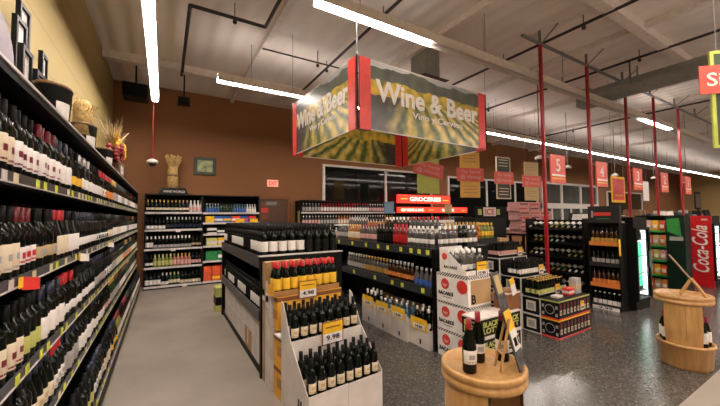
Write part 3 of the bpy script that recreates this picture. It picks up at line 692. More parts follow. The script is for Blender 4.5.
for j in range(1, 9):
    for k in range(3): mag2(GX0+.06+j*.103, GY0+.215+k*.103, R(-90), 'x', 'dark magnum in the packed rows behind the shelf end', 'packed magnums')
st = MB(); y = GY0+.53
while y < GY1-.1:
    for j in range(1, 9):
        p = SHAPES['magnum'][0]; st.lathe(p[::2], GL['dark'], 7, c=(j*.103-w+.06, y-GY0, 1.2415)); st.lathe([(.02, .262), (.02, .33), (.001, .331)], PC['black'], 6, c=(j*.103-w+.06, y-GY0, 1.2415))
    y += .103
o = st.build('magnum_stock', None, ((GX0+GX1)/2, GY0, 0)); o['kind'] = 'stuff'; tag(o, 'packed dark magnums filling the top of the low shelf', 'bottles')
y = GY0+.13; i = 0
while y < GY1-.12:
    lab = 'white' if (i//3) % 3 != 2 else 'black'
    bottle('wine_bottle', (GX0+.06, y, .641), R(180), f'dark wine bottle with {lab} label on the inner tier above white cartons', f'inner tier {lab}', 'bordeaux', 'dark', 'black', lab, 'tall', 12, 80); y += .087; i += 1
# cartons on the floor under it
y = GY0+.08; i = 0
while y < GY1-.35:
    for j in range(2):
        kr = (i == 1 and j == 0)
        t2 = thing('wine_case', ('white' if not kr else 'brown') + (' wine carton, upper layer under the low aisle shelf' if j else ' wine carton on the floor layer under the low aisle shelf'), 'carton', (GX0+.16, y+.185, .101+j*.235), 0, f'floor cartons {kr} {j}')
        MB().box((-.15, -.18, 0), (.15, .18, .23), KRAFT if kr else OFFW).build('carton_body', t2, bevel=.004)
        MB().box((-.152, -.03, .05), (-.15, .03, .23), mat('parcel_tape', (.55, .47, .38), .35)).build('tape', t2)
    y += .375; i += 1
# yellow case on the floor past the far end
carton('drink_carton', .95, 6.4, 0, .3, .3, .42, M['lime_label'], 'yellow carton standing at the distant end of the low shelf', None, INK)

# ------------------------------------------------------------------ case stacks and stepped display
def case(name, x0, x1, y0, y1, z0, z1, m, label, group=None, band=None, flap=True):
    t = thing(name, label, 'carton', ((x0+x1)/2, (y0+y1)/2, z0), 0, group); a, b_ = (x1-x0)/2, (y1-y0)/2; h = z1-z0
    MB().box((-a, -b_, 0), (a, b_, h), m).build('carton_body', t, bevel=.004)
    if band: MB().box((-a-.0015, -b_-.0015, h-.05), (a+.0015, b_+.0015, h-.012), band).build('printed_band', t)
    return t
for j in range(3):
    case('wine_case', .885, 1.30, 3.342, 3.445, j*.40, j*.40+.395, KRAFT, ('bottom', 'middle', 'top')[j] + ' brown carton against the black shelf post')
for j in range(3):
    case('wine_case', .885, 1.30, 3.155, 3.335, j*.30, j*.30+.295, OFFW, ('bottom', 'middle', 'top')[j] + ' white carton in the stack before the brown cartons')
def price_sign(loc, rz, price, label, w=.19, h=.17, m=BRNS):
    t = thing('price_sign', label, 'price sign', loc, rz)
    MB().box((-w/2, .0, 0), (w/2, .006, h), m).build('sign_frame', t)
    MB().box((-w/2+.01, -.002, h*.48), (w/2-.01, 0, h-.01), YEL).build('yellow_panel', t)
    MB().box((-w/2+.01, -.002, .01), (w/2-.01, 0, h*.48), WHITE).build('white_panel', t)
    text(price, t, (0, -.0035, h*.30), '-y', INK, width=w*.62, height=h*.22, bold=.012)
    MB().box((-w*.34, -.0035, h*.72), (w*.34, -.002, h*.77), BRNS).build('printed_line', t)
    return t
# open case with bottles on the white stack
t = thing('open_case', 'opened white case of dark bottles beside the yellow bottles', 'carton', (1.095, 3.288, .896))
b = MB(); b.box((-.205, -.047, 0), (.205, .047, .01), OFFW); b.box((-.205, -.047, .01), (-.199, .047, .12), OFFW); b.box((.199, -.047, .01), (.205, .047, .12), OFFW); b.box((-.199, .041, .01), (.199, .047, .3), KRAFT); b.box((-.199, -.047, .01), (.199, -.041, .06), OFFW); b.build('carton_body', t)
for k in range(4): bottle('wine_bottle', (.945+k*.095, 3.288, .9065), R(180), 'white-labelled bottle in the opened white case beside yellow bottles', 'bottles in opened white case', 'bordeaux', 'dark', 'burgundy', 'white', 'tall', 14, 85)
# stepped display, turned slightly towards the camera side
AR = R(5.0); OB = (.943, 2.335); W = .71
def local(x, y): return (OB[0]+x*math.cos(AR)-y*math.sin(AR), OB[1]+x*math.sin(AR)+y*math.cos(AR))
t = thing('display_stand', 'white cardboard stair display holding two tiers of black bottles', 'display', (*OB, 0), AR)
MB().box((0, 0, 0), (W, .305, .255), OFFW).build('lower_step', t); MB().box((0, .306, 0), (W, .495, .57), OFFW).build('upper_step', t); MB().box((0, .306, .5705), (W, .685, .585), OFFW).build('upper_shelf', t)
for xx in (-.007, W+.001):
    q = [(0, 0), (.50, 0), (.50, .92), (.455, .90), (.31, .63), (0, .31)]; n = len(q); b = MB()
    b.add([(xx, y, z) for y, z in q]+[(xx+.006, y, z) for y, z in q], [tuple(range(n))[::-1], tuple(range(n, 2*n))]+[(i, (i+1) % n, n+(i+1) % n, n+i) for i in range(n)], OFFW); b.build('side_wing', t)
b = MB(); b.box((0, -.006, 0), (W/2-.002, -.0005, .305), OFFW); b.box((W/2+.002, -.006, 0), (W, -.0005, .30), OFFW); b.build('front_panel', t)
MB().box((0, .299, .31), (W, .3055, .622), OFFW).build('tray_lip', t)
b = MB()
for y in (.10, .14): b.box((-.0085, y, .16), (-.0072, y+.025, .23), INK)
b.build('printed_mark', t)
for nm, z, ys in (('lower', .256, (.05, .14, .23)), ('upper', .586, (.358, .45, .54))):
    for yy in ys:
        for k in range(8):
            bottle('wine_bottle', (*local(.05+k*.0871, yy), z), R(-90)+AR+rnd.uniform(-.12, .12), f'dark wine bottle with cream label on the {nm} step of white display', f'{nm} step bottles', 'bordeaux', 'dark', 'black', 'cream', 'mid', 16, 62, 'tan')
for j, (y0, y1, z0, z1) in enumerate(((.50, .765, 0, .28), (.50, .765, .285, .568), (.69, .765, .60, .905))):
    t = thing('wine_case', ('bottom', 'middle', 'top')[j] + ' orange-yellow wine carton of the stepped display', 'carton', (*local(W/2+.03, (y0+y1)/2), z0), AR); h = z1-z0; d = (y1-y0)/2
    MB().box((-W/2, -d, 0), (W/2, d, h), YELC).build('carton_body', t, bevel=.004); MB().box((-W/2-.0015, -d-.0015, h-.045), (W/2+.0015, d+.0015, h-.008), BRNS).build('printed_band', t); MB().box((-W/2-.002, -.05, .10), (-W/2, .05, .19), mat('tray_brown', (.40, .19, .06), .55)).build('printed_badge', t)
t = thing('display_tray', 'brown-edged top tray of red-capped yellow-label bottles', 'display', (*local(0, .69), .91), AR)
b = MB(); b.box((0, 0, 0), (W, .165, .012), YELC); b.box((0, .159, .012), (W, .165, .30), KRAFT); b.box((0, 0.006, .012), (.006, .159, .10), YELC); b.build('tray_base', t); MB().box((0, -.004, 0), (W, .006, .05), M['tray_brown']).build('tray_lip', t)
for yy in (.735, .812):
    for k in range(8):
        bottle('wine_bottle', (*local(.05+k*.0871, yy), .923), R(-90)+AR, 'red-capped dark bottle with bright yellow label on the top display tray', 'yellow-label bottles', 'burgundy', 'dark', 'red', 'yellow', 'tall', 16, 88)
price_sign((*local(.345, .678), .86), AR, '4.98', 'framed yellow price sign under the yellow-label bottles', .20, .17)
price_sign((*local(.39, .288), .525), AR, '9.98', 'framed yellow price sign on the upper step of white display', .22, .20)
for y, z in ((3.395, .80), (3.265, .76)):
    t = thing('price_card', f'small yellow price card on the {"brown" if y > 3.3 else "white"} carton stack by the post', 'price card', (.889, y, z))
    MB().box((-.004, -.05, 0), (0, .05, .12), YEL).build('yellow_panel', t); MB().box((-.0055, -.04, .01), (-.004, .04, .055), WHITE).build('white_panel', t)

# ------------------------------------------------------------------ liquor gondola
HX0, HX1, HY0, HY1 = 2.85, 3.85, 2.97, 6.2
t = thing('liquor_gondola', 'charcoal double-sided liquor shelf behind the white bat-logo cases', 'shelf', ((HX0+HX1)/2, HY0, 0))
w = .5; L = HY1-HY0
MB().box((-.03, .05, .1), (.03, L-.05, 1.2), BLACK).build('centre_panel', t)
MB().box((-w+.33, .05, 0), (w-.05, L-.05, .1), BLACK).build('base_deck', t)
for y in (0, L-.05): MB().box((-w, y, 0), (w, y+.05, 1.24), BLACK).build('end_frame', t)
MB().box((-w, .05, 1.2), (w, L-.05, 1.24), BLACK).build('top_board', t)
MB().box((-.15, .3, 1.24), (.5, L-.1, 1.36), DARK).build('riser', t)
for s in (-1, 1):
    q = MB().box((min(s*(w-.02), s*.03), .05, .69), (max(s*(w-.02), s*.03), L-.05, .73), BLACK).build('shelf', t)
    MB().box((s*w-.015, .05, .655), (s*w+.012, L-.05, .76), RAILD).build('price_rail', q)
    MB().box((s*w-.015, .05, 1.14), (s*w+.012, L-.05, 1.25), RAILD).build('top_fascia', t)
lt = MB().box((-.003, -.03, -.03), (0, .03, .03), TAGY).mesh('price_tag')
for z, ys in ((1.195, (.1, .26, .42, .64, .95, 1.2, 1.55, 2.0, 2.5)), (.705, (.2, .62, .85, 1.3, 1.95))):
    for y in ys: link('price_tag', lt, t, (-w-.0155, y, z))
def liq(x, y, z, rz, shape, gl, cap, lab, st, words, where, parts=True):
    bottle('liquor_bottle', (x, y, z), rz, f'{words} liquor bottle {where}', f'{words} {where}', shape, gl, cap, lab, st, 12 if parts else 10, 85, None, parts)
# lower tier, seen through from the dark aisle
y = HY0+.12
for n, sh, gl, cap, lab, st, wd in ((4, 'squat', 'clear', 'silver', 'blue', 'low', 'clear blue-label'), (7, 'spirit', 'brown', 'silver', 'orange', 'short', 'brown orange-label'), (8, 'spirit', 'clear', 'gold', 'gold', 'mid', 'clear gold-label'), (7, 'spirit', 'clear', 'silver', 'grey', 'mid', 'clear grey-label')):
    for i in range(n):
        liq(HX0+.07, y, .731, R(180), sh, gl, cap, lab, st, wd, 'on the lower tier behind grey price rail', False); y += .094 if sh == 'squat' else .084
y = HY0+.10
for n, sh, gl, cap, lab, st, wd in ((6, 'spirit', 'clear', 'white', 'white', 'short', 'clear white-label'), (4, 'bordeaux', 'red', 'red', 'red', 'tall', 'tall red'), (5, 'bordeaux', 'dark', 'black', 'black', 'tall', 'tall black'), (6, 'spirit', 'clear', 'burgundy', 'pink', 'mid', 'pale pink-label'), (5, 'spirit', 'amber', 'gold', 'cream', 'tall', 'gold cream-label'), (5, 'spirit', 'clear', 'silver', 'grey', 'mid', 'pale grey-label')):
    for i in range(n):
        if y < HY1-.1: liq(HX0+.07, y, 1.2405, R(180), sh, gl, cap, lab, st, wd, 'on the top front line facing the dark aisle'); y += .085
y = HY0+.36
for n, sh, gl, cap, lab, st, wd in ((7, 'spirit', 'clear', 'red', 'white', 'short', 'red-capped clear'), (7, 'spirit', 'brown', 'white', 'pink', 'short', 'white-capped brown'), (6, 'squat', 'amber', 'black', 'cream', 'short', 'amber squat'), (8, 'spirit', 'clear', 'silver', 'pink', 'mid', 'silver-capped clear')):
    for i in range(n):
        if y < HY1-.16: liq(HX0+.42, y, 1.3605, R(180), sh, gl, cap, lab, st, wd, 'on the raised top middle line', False); y += .092
for i in range(8):
    gl, cap, lab, wd = (('clear', 'white', 'white', 'clear white-label'), ('dark', 'black', 'white', 'dark white-label'))[i in (4, 5)]
    liq(HX0+.17+i*.09, HY0+.07, 1.2405, R(-90), 'spirit', gl, cap, lab, 'short', wd, 'on the shelf end above the bat-logo case')
for j in range(3):
    for i in range(7): liq(HX0+.44+i*.078, HY0+.14+j*.08, 1.2405, R(-90), 'spirit', 'clear', ('green', 'white', 'silver')[j], ('pink', 'white', 'cream')[j], 'mid', ('green', 'white', 'silver')[j] + '-capped clear', 'in rows behind the shelf end', False)
# floor cases along it
CASES = ((4.34, 'dark', 'bordeaux', 'white', .36, 'rearmost'), (3.96, 'blue', 'squat', 'blue', .35, 'second from rear'), (3.58, 'blue', 'spirit', 'white', .36, 'third from rear'), (3.21, 'dark', 'spirit', 'white', .30, 'closest to the bat-logo cases'))
for i, (y, gl, sh, lab, h, wd) in enumerate(CASES):
    x = 2.93 if i < 3 else 2.98
    t = thing('open_case', f'cut-open white liquor case on the dark floor, {wd}', 'carton', (x, y, 0))
    b = MB(); b.box((-.18, -.18, 0), (.18, .18, .2), OFFW); b.box((-.18, -.18, .2), (-.174, .18, h), OFFW); b.box((.174, -.18, .2), (.18, .18, h+.06), KRAFT); b.box((-.174, -.18, .2), (.174, -.174, h-.06), OFFW); b.box((-.174, .174, .2), (.174, .18, h), KRAFT); b.build('carton_body', t)
    MB().box((-.1815, -.03, .04), (-.18, .0, .10), INK).build('printed_mark', t)
    c = thing('price_card', f'yellow price card on the cut-open case, {wd}', 'price card', (x-.186, y, h-.09))
    MB().box((-.004, -.15, 0), (0, .15, .15), YEL).build('yellow_panel', c); MB().box((-.006, -.11, .015), (-.004, .11, .075), WHITE).build('white_panel', c)
    text('14.99', c, (-.0075, 0, .045), '-x', INK, width=.13, height=.04, bold=.012)
    for a in range(2):
        for k in range(3): bottle('liquor_bottle', (x-.115+a*.11, y-.11+k*.11, .2005), R(180), f'bottle standing in the cut-open floor case, {wd}', f'floor case {i}', sh, gl, 'silver' if gl == 'blue' else 'white', lab, 'short', 12, 80, None, False)

# white rum cases at the gondola end
HATCH = stripe_mat('black_white_hatch', (.03, .03, .03), (.72, .68, .66), 26)
for j in range(3):
    t = thing('rum_case', ('bottom', 'middle', 'top')[j] + ' white rum case with red bat disc in the end stack', 'carton', (3.04, 2.70, j*.325))
    MB().box((-.19, -.24, 0), (.19, .24, .322), WHITE).build('carton_body', t, bevel=.004)
    MB().box((-.192, -.242, .295), (.192, .242, .3235), HATCH).build('hatched_edge', t)
    b = MB(); b.disc((-.1905, .10, .205), .062, (-1, 0, 0), RED, 24, .003); b.build('red_disc', t)
    b = MB(); b.add([(-.1945, .10+dy, zz) for dy, zz in ((.045, .215), (.015, .20), (0, .21), (-.015, .20), (-.045, .215), (-.025, .18), (0, .17), (.025, .18))], [tuple(range(8))], PC['pink']); b.build('bat_mark', t)
    text('BACARDÍ', t, (-.1925, .09, .10), '-x', INK, width=.23, height=.055, bold=.02)
    b = MB(); b.box((-.1918, .0, .045), (-.1902, .14, .058), PC['grey']); b.build('printed_line', t)
    b = MB(); b.disc((-.1905, -.155, .205), .075, (-1, 0, 0), RED, 24, .003); b.build('red_disc', t)
    if j == 2:
        MB().box((-.15, -.2435, .02), (.185, -.2405, .285), KRAFT).build('cut_window', t); text('B', t, (-.11, -.2445, .08), '-y', INK, height=.10, bold=.03)
t = thing('rum_case', 'opened white rum case of clear bottles on top of the stack', 'carton', (3.04, 2.68, .976))
b = MB(); b.box((-.19, -.2, 0), (.19, .2, .012), WHITE); b.box((-.19, -.2, .012), (.19, -.194, .06), WHITE); b.box((-.19, .194, .012), (.19, .2, .30), WHITE); b.box((.184, -.194, .012), (.19, .194, .14), WHITE)
b.add([(-.19, -.194, .012), (-.19, .194, .012), (-.19, .194, .30), (-.19, .10, .28), (-.19, -.194, .06), (-.184, -.194, .012), (-.184, .194, .012), (-.184, .194, .30), (-.184, .10, .28), (-.184, -.194, .06)], [(0,4,3,2,1), (5,6,7,8,9)] + [(i, (i+1) % 5, 5+(i+1) % 5, 5+i) for i in range(5)], WHITE)
b.build('carton_body', t); text('BACARDÍ', t, (-.1925, .03, .085), '-x', INK, width=.20, height=.04, bold=.015)
MB().box((-.191, -.201, .0), (.191, .2005, .012), HATCH).build('hatched_edge', t)
b = MB(); b.disc((-.1905, .12, .20), .04, (-1, 0, 0), RED, 18, .002); b.build('red_disc', t)
for a in range(4):
    for k in range(3): liq(3.04-.135+a*.09, 2.56+k*.10, .9885, R(-90), 'spirit', 'clear', 'white', 'white', 'short', 'white-capped clear rum', 'in the opened white rum case')
price_sign((3.10, 2.475, .94), 0, '12.99', 'yellow price sign on the opened rum case', .19, .2, INK)
# black wine boxes before the rum cases
for j in range(3):
    for i, (xa, xb) in enumerate(((2.71, 3.06), (3.065, 3.40))):
        t = thing('boxed_wine_case', f'black case with yellow lettering, {("bottom", "middle", "top")[j]} layer, {("beside the rum stack", "behind the slanted barrel sign")[i]}', 'carton', ((xa+xb)/2, 2.32, j*.205))
        a = (xb-xa)/2
        MB().box((-a, -.11, 0), (a, .11, .203), INK).build('carton_body', t)
        e = MB()
        for z0, z1 in ((0, .018), (.188, .2035)): e.box((-a-.001, -.111, z0), (a+.001, .111, z1), OFFW)
        for xx in (-a, a-.012): e.box((xx-.001, -.1112, .018), (xx+.013, -.1095, .188), OFFW)
        e.build('white_edge', t)
        for q, (s, z) in enumerate((('BLACK', .135), ('LOTT', .07))):
            text(s, t, (0, -.113, z), '-y', M['lime_label'], width=.24, height=.055, bold=.02)
            if i == 0: text(s, t, (-a-.003, 0, z), '-x', M['lime_label'], width=.16, height=.055, bold=.02)
for x, z, m, l in ((3.24, .615, INK, 'dark carton behind the slanted barrel sign'),):
    t = thing('wine_case', l, 'carton', (x+.09, 2.33, z)); MB().box((-.11, -.09, 0), (.11, .09, .20), BRNS).build('carton_body', t); MB().box((-.112, -.092, .17), (.112, .092, .19), OFFW).build('printed_band', t)
t = thing('price_card', 'tilted yellow and white tag hanging by the rum cases', 'price card', (3.30, 2.22, .83)); 
MB().box((-.04, -.002, .07), (.04, 0, .14), YEL).build('yellow_panel', t); MB().box((-.04, -.002, -.05), (.04, 0, .07), WHITE).build('white_panel', t); t.rotation_euler = (0, R(-18), 0)

# ------------------------------------------------------------------ second spirit gondola behind beer island
t = thing('spirit_gondola', 'dark shelf end of amber bottles behind the beer case island', 'shelf', (4.66, 3.85, 0))
MB().box((-.56, 0, 0), (.56, 2.4, 1.20), BLACK).build('shelf_body', t); MB().box((-.57, -.02, 1.20), (.57, 2.4, 1.24), DARK).build('top_board', t); MB().box((-.57, -.03, 1.13), (.57, -.02, 1.25), RAILD).build('price_rail', t)
for j in range(3):
    for i in range(12):
        y_ = i >= 8
        liq(4.15+i*.092, 3.89+j*.085, 1.2405, R(-90), 'bordeaux' if not y_ else 'spirit', 'amber' if not y_ else 'yellow', 'gold' if not y_ else 'yellow', 'orange' if not y_ else 'yellow', 'mid', 'amber orange-label' if not y_ else 'bright yellow', 'packed on the shelf behind the beer island', j == 0)
price_sign((4.3, 3.815, 1.145), 0, '9.99', 'small yellow price sign under the amber bottles', .09, .09)
t = thing('wood_crate', 'upright tan wooden crate panel beside the amber bottles', 'crate', (5.40, 3.9, 0)); MB().box((-.13, -.1, 0), (.13, .1, 1.23), KRAFT).build('crate_body', t); MB().box((-.132, -.103, .95), (.132, -.1, 1.0), WOODD).build('slat', t)

# ------------------------------------------------------------------ beer case island
IX = 4.5
WEDGE = mat('white_case_edge', (.66, .63, .60), .5)
def beer_case(x0, x1, y0, y1, z, h, label, kind, group=None):
    t = thing('beer_case', label, 'carton', ((x0+x1)/2, (y0+y1)/2, z), 0, group); a, b_ = (x1-x0)/2, (y1-y0)/2
    MB().box((-a, -b_, 0), (a, b_, h-.002), INK).build('carton_body', t)
    if kind == 'white':
        e = MB(); k = .012
        for zz in (0, h-.002-k): e.box((-a-.001, -b_-.001, zz), (a+.001, b_+.001, zz+k), WEDGE)
        for xx in (-a, a-k):
            for yy in (-b_, b_-k): e.box((xx-.001, yy-.001, k), (xx+k+.001, yy+k+.001, h-k), WEDGE)
        e.build('white_edge', t)
        p = MB(); p.box((-a-.002, -.07, h*.22), (-a, .07, h*.78), PC['cream']); p.box((-a-.003, -.045, h*.3), (-a-.002, .045, h*.66), PC['grey']); p.build('label_panel', t)
    else:
        e = MB(); e.box((-a-.001, -b_-.001, 0), (a+.001, b_+.001, .02), RED); e.box((-a-.001, -b_-.001, h-.022), (a+.001, b_+.001, h-.003), M['lime_label'] if kind == 'top' else YEL); e.build('coloured_edge', t)
        p = MB(); p.disc((-a-.001, 0, h*.5), .065, (-1, 0, 0), PC['grey'], 20, .002); p.disc((-a-.003, 0, h*.5), .055, (-1, 0, 0), INK, 20, .002)
        for yy in (-.09, .09):
            for zz in (.06, .16): p.box((-a-.002, yy-.015, zz-.02), (-a-.0005, yy+.015, zz+.02), PC['grey'])
        p.build('printed_badge', t)
        p = MB(); n = 9
        for i in range(n):
            xx = -a+.05+i*(2*a-.1)/(n-1)
            p.box((xx-.022, -b_-.002, h*.24), (xx+.022, -b_-.0005, h*.50), PC['cream']); p.box((xx-.014, -b_-.003, h*.55), (xx+.014, -b_-.0005, h*.82), PC['burgundy']); p.box((xx-.008, -b_-.0025, h*.30), (xx+.010, -b_-.0018, h*.44), INK)
        p.build('bottle_pattern', t)
beer_case(IX, 5.33, 2.385, 2.625, .0, .25, 'lower black beer case with red edge at the island corner', 'low')
beer_case(IX, 5.33, 2.385, 2.625, .25, .25, 'upper black beer case with yellow edge at the island corner', 'top')
STEPS = ((2.63, 2.905, 2, 'second'), (2.91, 3.25, 3, 'third'), (3.255, 3.62, 4, 'tallest'))
for y0, y1, n, wd in STEPS:
    for j in range(n):
        for i, (xa, xb) in enumerate(((IX, 4.86), (4.865, 5.22))):
            beer_case(xa, xb, y0, y1, j*.245, .2445, f'white-edged black beer case, {("floor", "second", "third", "fourth")[j]} layer, {wd} step, {("aisle side", "inner side")[i]}', 'white')
    zt = n*.245+.0005
    cols = {'second': ('lime', 'dark', 'lime'), 'third': ('white', 'dark', 'white'), 'tallest': ('white', 'dark', 'pink')}[wd]
    t = thing('beer_tray', f'low carton tray holding beer bottles on the {wd} step', 'carton', (4.86, (y0+y1)/2, zt)); a, b_ = .35, (y1-y0)/2-.02
    b = MB(); b.box((-a, -b_, 0), (a, b_, .006), INK); b.box((-a, -b_, .006), (a, -b_+.005, .05), INK); b.box((-a, b_-.005, .006), (a, b_, .05), INK); b.box((-a, -b_+.005, .006), (-a+.005, b_-.005, .05), INK); b.box((a-.005, -b_+.005, .006), (a, b_-.005, .05), INK); b.build('tray_body', t)
    MB().box((-a-.001, -b_-.001, .04), (a+.001, -b_, .05), WEDGE).build('white_edge', t)
    for a_ in range(10):
        for k in range(3 if wd != 'second' else 3):
            edge = (a_ == 0)
            bottle('beer_bottle', (4.55+a_*.068, y0+.055+k*.075, zt+.0065), R(180 if edge else -90), f'{cols[1]} beer bottle with {cols[2]} label in the tray on the {wd} step', f'island beer {wd}', 'beer', cols[1], 'black' if wd != 'second' else 'gold', cols[2], 'beer', 10, 85, None, False)
    price_sign((5.06 if wd != 'second' else 4.98, y0-.006+.02, zt+.0), 0, '8.99', f'yellow price sign on the {wd} step of beer cases', .13, .15)
price_sign((5.10, 2.378, .30), 0, '13.99', 'yellow price sign on the upper corner beer case', .11, .14)
for k, (x, c, m) in enumerate(((5.02, 'small red and white carton', RED), (5.22, 'small grey carton', PC['grey']), (4.72, 'small white flat packet', WHITE))):
    t = thing('snack_packet', f'{c} on the corner beer cases', 'packet', (x, 2.52, .501)); hh = (.10, .22, .03)[k]
    MB().box((-.07, -.05, 0), (.07, .05, hh), m).build('packet_body', t, bevel=.004); MB().box((-.071, -.051, hh*.3), (.071, .051, hh*.6), WHITE if k == 0 else PC['tan']).build('printed_band', t)

# ------------------------------------------------------------------ barrels
def barrel(cx, cy, front, label, k=.92, half=44):
    t = thing('barrel_display', label, 'barrel', (cx, cy, 0), front)      # local +x looks at the customer
    S = lambda pr: [(r*k if r > .01 else r, z) for r, z in pr]
    MB().lathe(S([(.001, .0), (.215, 0), (.228, .02), (.250, .235), (.262, .24), (.262, .262), (.236, .262), (.232, .25), (.001, .25)]), WOOD, 40).build('tub_base', t)
    n = 7
    for i in range(n):
        a0 = R(-half) + i*R(2*half)/n + R(.4); a1 = R(-half) + (i+1)*R(2*half)/n - R(.4)
        MB().lathe(S([(.230, .2505), (.246, .42), (.246, .55), (.240, .688), (.222, .688), (.228, .55), (.228, .42), (.212, .2505), (.230, .2505)]), WOOD, 3, a0, a1, smooth=False).build('stave', t)
    MB().lathe(S([(.230, .2505), (.246, .45), (.240, .688), (.222, .688), (.228, .45), (.212, .2505), (.230, .2505)]), WOOD, 14, R(140), R(220)).build('rear_stave_panel', t)
    MB().lathe(S([(.001, .688), (.258, .688), (.264, .70), (.264, .722), (.254, .727), (.254, .735), (.264, .742), (.264, .765), (.257, .772), (.238, .772), (.232, .752), (.001, .752)]), WOOD, 44).build('round_top', t)
    MB().box((-.012, -.04, .2505), (.012, .04, .688), mat('dark_inside_board', (.03, .02, .012), .7)).build('inner_post', t)
    return t
def pxdir(b, right, fwd):       # offsets to the right of / away from the aisle view, on the floor
    return (b[0]+.856*right+.516*fwd, b[1]-.516*right+.856*fwd)
B1 = (1.652, 1.328); F1 = math.atan2(-B1[1], -B1[0])-R(38)
barrel(*B1, F1, 'pale wooden barrel display nearest, with two crimson-capped bottles on top')
B2 = (4.92, 1.275); F2 = math.atan2(-B2[1], -B2[0])-R(2)
barrel(*B2, F2, 'pale wooden barrel display standing apart near the red drinks cooler', .92, 42)
for bx, f, wd, ang in ((B1, F1, 'closer', (58, 90, 122)), (B2, F2, 'further', (-58, -90, -122, 58, 90, 122))):
    for a in ang:
        q = f + R(a)
        bottle('wine_bottle', (bx[0]+.165*math.cos(q), bx[1]+.165*math.sin(q), .2508), q - R(18 if a > 0 else -18), f'crimson-capped bottle standing inside the {wd} barrel', f'bottles inside {wd} barrel', 'burgundy', 'dark', 'crimson', 'white', 'tall', 16, 75)
for (rt, fw), wd in (((-.105, -.075), 'front'), ((-.005, .06), 'rear')):
    p = pxdir(B1, rt, fw); q = math.atan2(-p[1], -p[0])
    bottle('wine_bottle', (*p, .753), q + R(25), f'crimson-capped dark wine bottle, the {wd} one on the closer barrel', None, 'burgundy', 'dark', 'crimson', 'white', 'mid' if wd == 'front' else 'short', 24, 75, 'grey')
p = pxdir(B1, .15, .075); bottle('wine_bottle', (*p, .753), math.atan2(-p[1], -p[0]), 'dark wine bottle half hidden behind the slanted barrel sign', None, 'burgundy', 'dark', 'burgundy', 'white', 'mid', 20, 75, 'grey')
CHALK = mat('chalk_print', (.05, .05, .055), .6, noise=.9, scale=26)
dirw = Vector((.856, -.516, 0)); fwd = Vector((.516, .856, 0))
def slab(a, c, width_dir, w, th):
    a = Vector(a); c = Vector(c); wd = Vector(width_dir).normalized()*w/2; n = (c-a).cross(wd).normalized()*th
    return [a-wd, a+wd, a+wd+n, a-wd+n, c-wd, c+wd, c+wd+n, c-wd+n]
p = pxdir(B1, .15, -.06)
t = thing('easel_sign', 'tall dark chalk sign with yellow price card leaning on the closer barrel', 'sign', (*p, .753), 0)
a = dirw*.065 + Vector((0, 0, .004)); c = dirw*-.075 + fwd*.04 + Vector((0, 0, .555)); wdv = fwd*.34+dirw*.30
MB().hexa(slab(a, c, wdv, .125, .008), CHALK).build('sign_board', t)
n = (c-a).cross(wdv).normalized()
for f0, f1, m, off in ((.38, .60, YEL, .003), (.20, .40, WHITE, .005), (.78, .97, TANB, .003)):
    sl = slab(a+(c-a)*f0 - n*off, a+(c-a)*f1 - n*off, wdv, .105 if m != TANB else .08, .002)
    MB().hexa(sl, m).build('price_card' if m != TANB else 'printed_picture', t)
b = MB()
for k in range(5):
    q0 = a+(c-a)*(.245+.0*k) - n*.0075 + Vector(wdv).normalized()*(.032-.016*k)
    if k != 1: b.tube(q0, q0+(c-a)*.08, .0035, INK, 5)
b.build('price_figure', t)
for s0 in (-.035, .045):
    b = MB(); b.tube(dirw*-.085+fwd*s0+Vector((0, 0, .004)), dirw*-.02+fwd*s0*.6+Vector((0, 0, .30)), .008, WOOD, 6); b.build('easel_leg', t)
b = MB(); b.tube(dirw*-.07+fwd*-.03+Vector((0, 0, .10)), dirw*-.07+fwd*.04+Vector((0, 0, .10)), .006, WOOD, 6); b.build('cross_bar', t)
los = Vector((.968, .25, 0)); side = Vector((.25, -.968, 0)); p = (B2[0]+side.x*.08, B2[1]+side.y*.08)
t = thing('easel_stand', 'small wooden A-shaped easel on the further barrel', 'easel', (*p, .753), 0)
for o_, nm in ((-.10, 'front_leg'), (.10, 'back_leg')):
    for s0 in (-.06, .06):
        b = MB(); b.tube(side*o_+los*s0+Vector((0, 0, .005)), side*-.005+los*s0*.8+Vector((0, 0, .19)), .012, WOOD, 6); b.build(nm, t)
MB().hexa(slab(side*.03+Vector((0, 0, .13)), side*-.17+Vector((0, 0, .44)), los, .14, .010), WOODD).build('backboard', t)

# ------------------------------------------------------------------ dark wine rack, slim display, coolers
t = thing('wine_rack', 'black slanted-tier wine rack by the checkout windows', 'rack', (6.82, 3.68, 0))
MB().box((.33, -.55, 0), (.36, .55, 1.55), BLACK).build('back_panel', t); MB().box((0, -.55, 0), (.33, .55, .12), BLACK).build('base_deck', t)
for s in (-.58, .55): MB().box((0, s, 0), (.36, s+.03, 1.58), BLACK).build('side_panel', t)
RZ = (.16, .48, .78, 1.06, 1.34)
for z in RZ: MB().hexa([(0, -.55, z), (.33, -.55, z+.10), (.33, .55, z+.10), (0, .55, z), (0, -.55, z+.015), (.33, -.55, z+.115), (.33, .55, z+.115), (0, .55, z+.015)], BLACK).build('slanted_shelf', t)
for r, z in enumerate(RZ):
    for k in range(10):
        gl, lab, cap = (('dark', 'white', 'black'), ('dark', 'white', 'white'), ('green', 'cream', 'gold'))[(k//3+r) % 3]
        o = bottle('wine_bottle', (6.82+.313, 3.18+k*.111, z+.152), 0, f'{cap}-capped {gl} bottle lying on the {("bottom", "fourth", "third", "second", "top")[r]} tier of the slanted rack', f'slanted rack {r} {cap}', 'bordeaux', gl, cap, lab, 'tall', 10, 88, None, False)
        o.rotation_euler = (0, R(-107), 0)
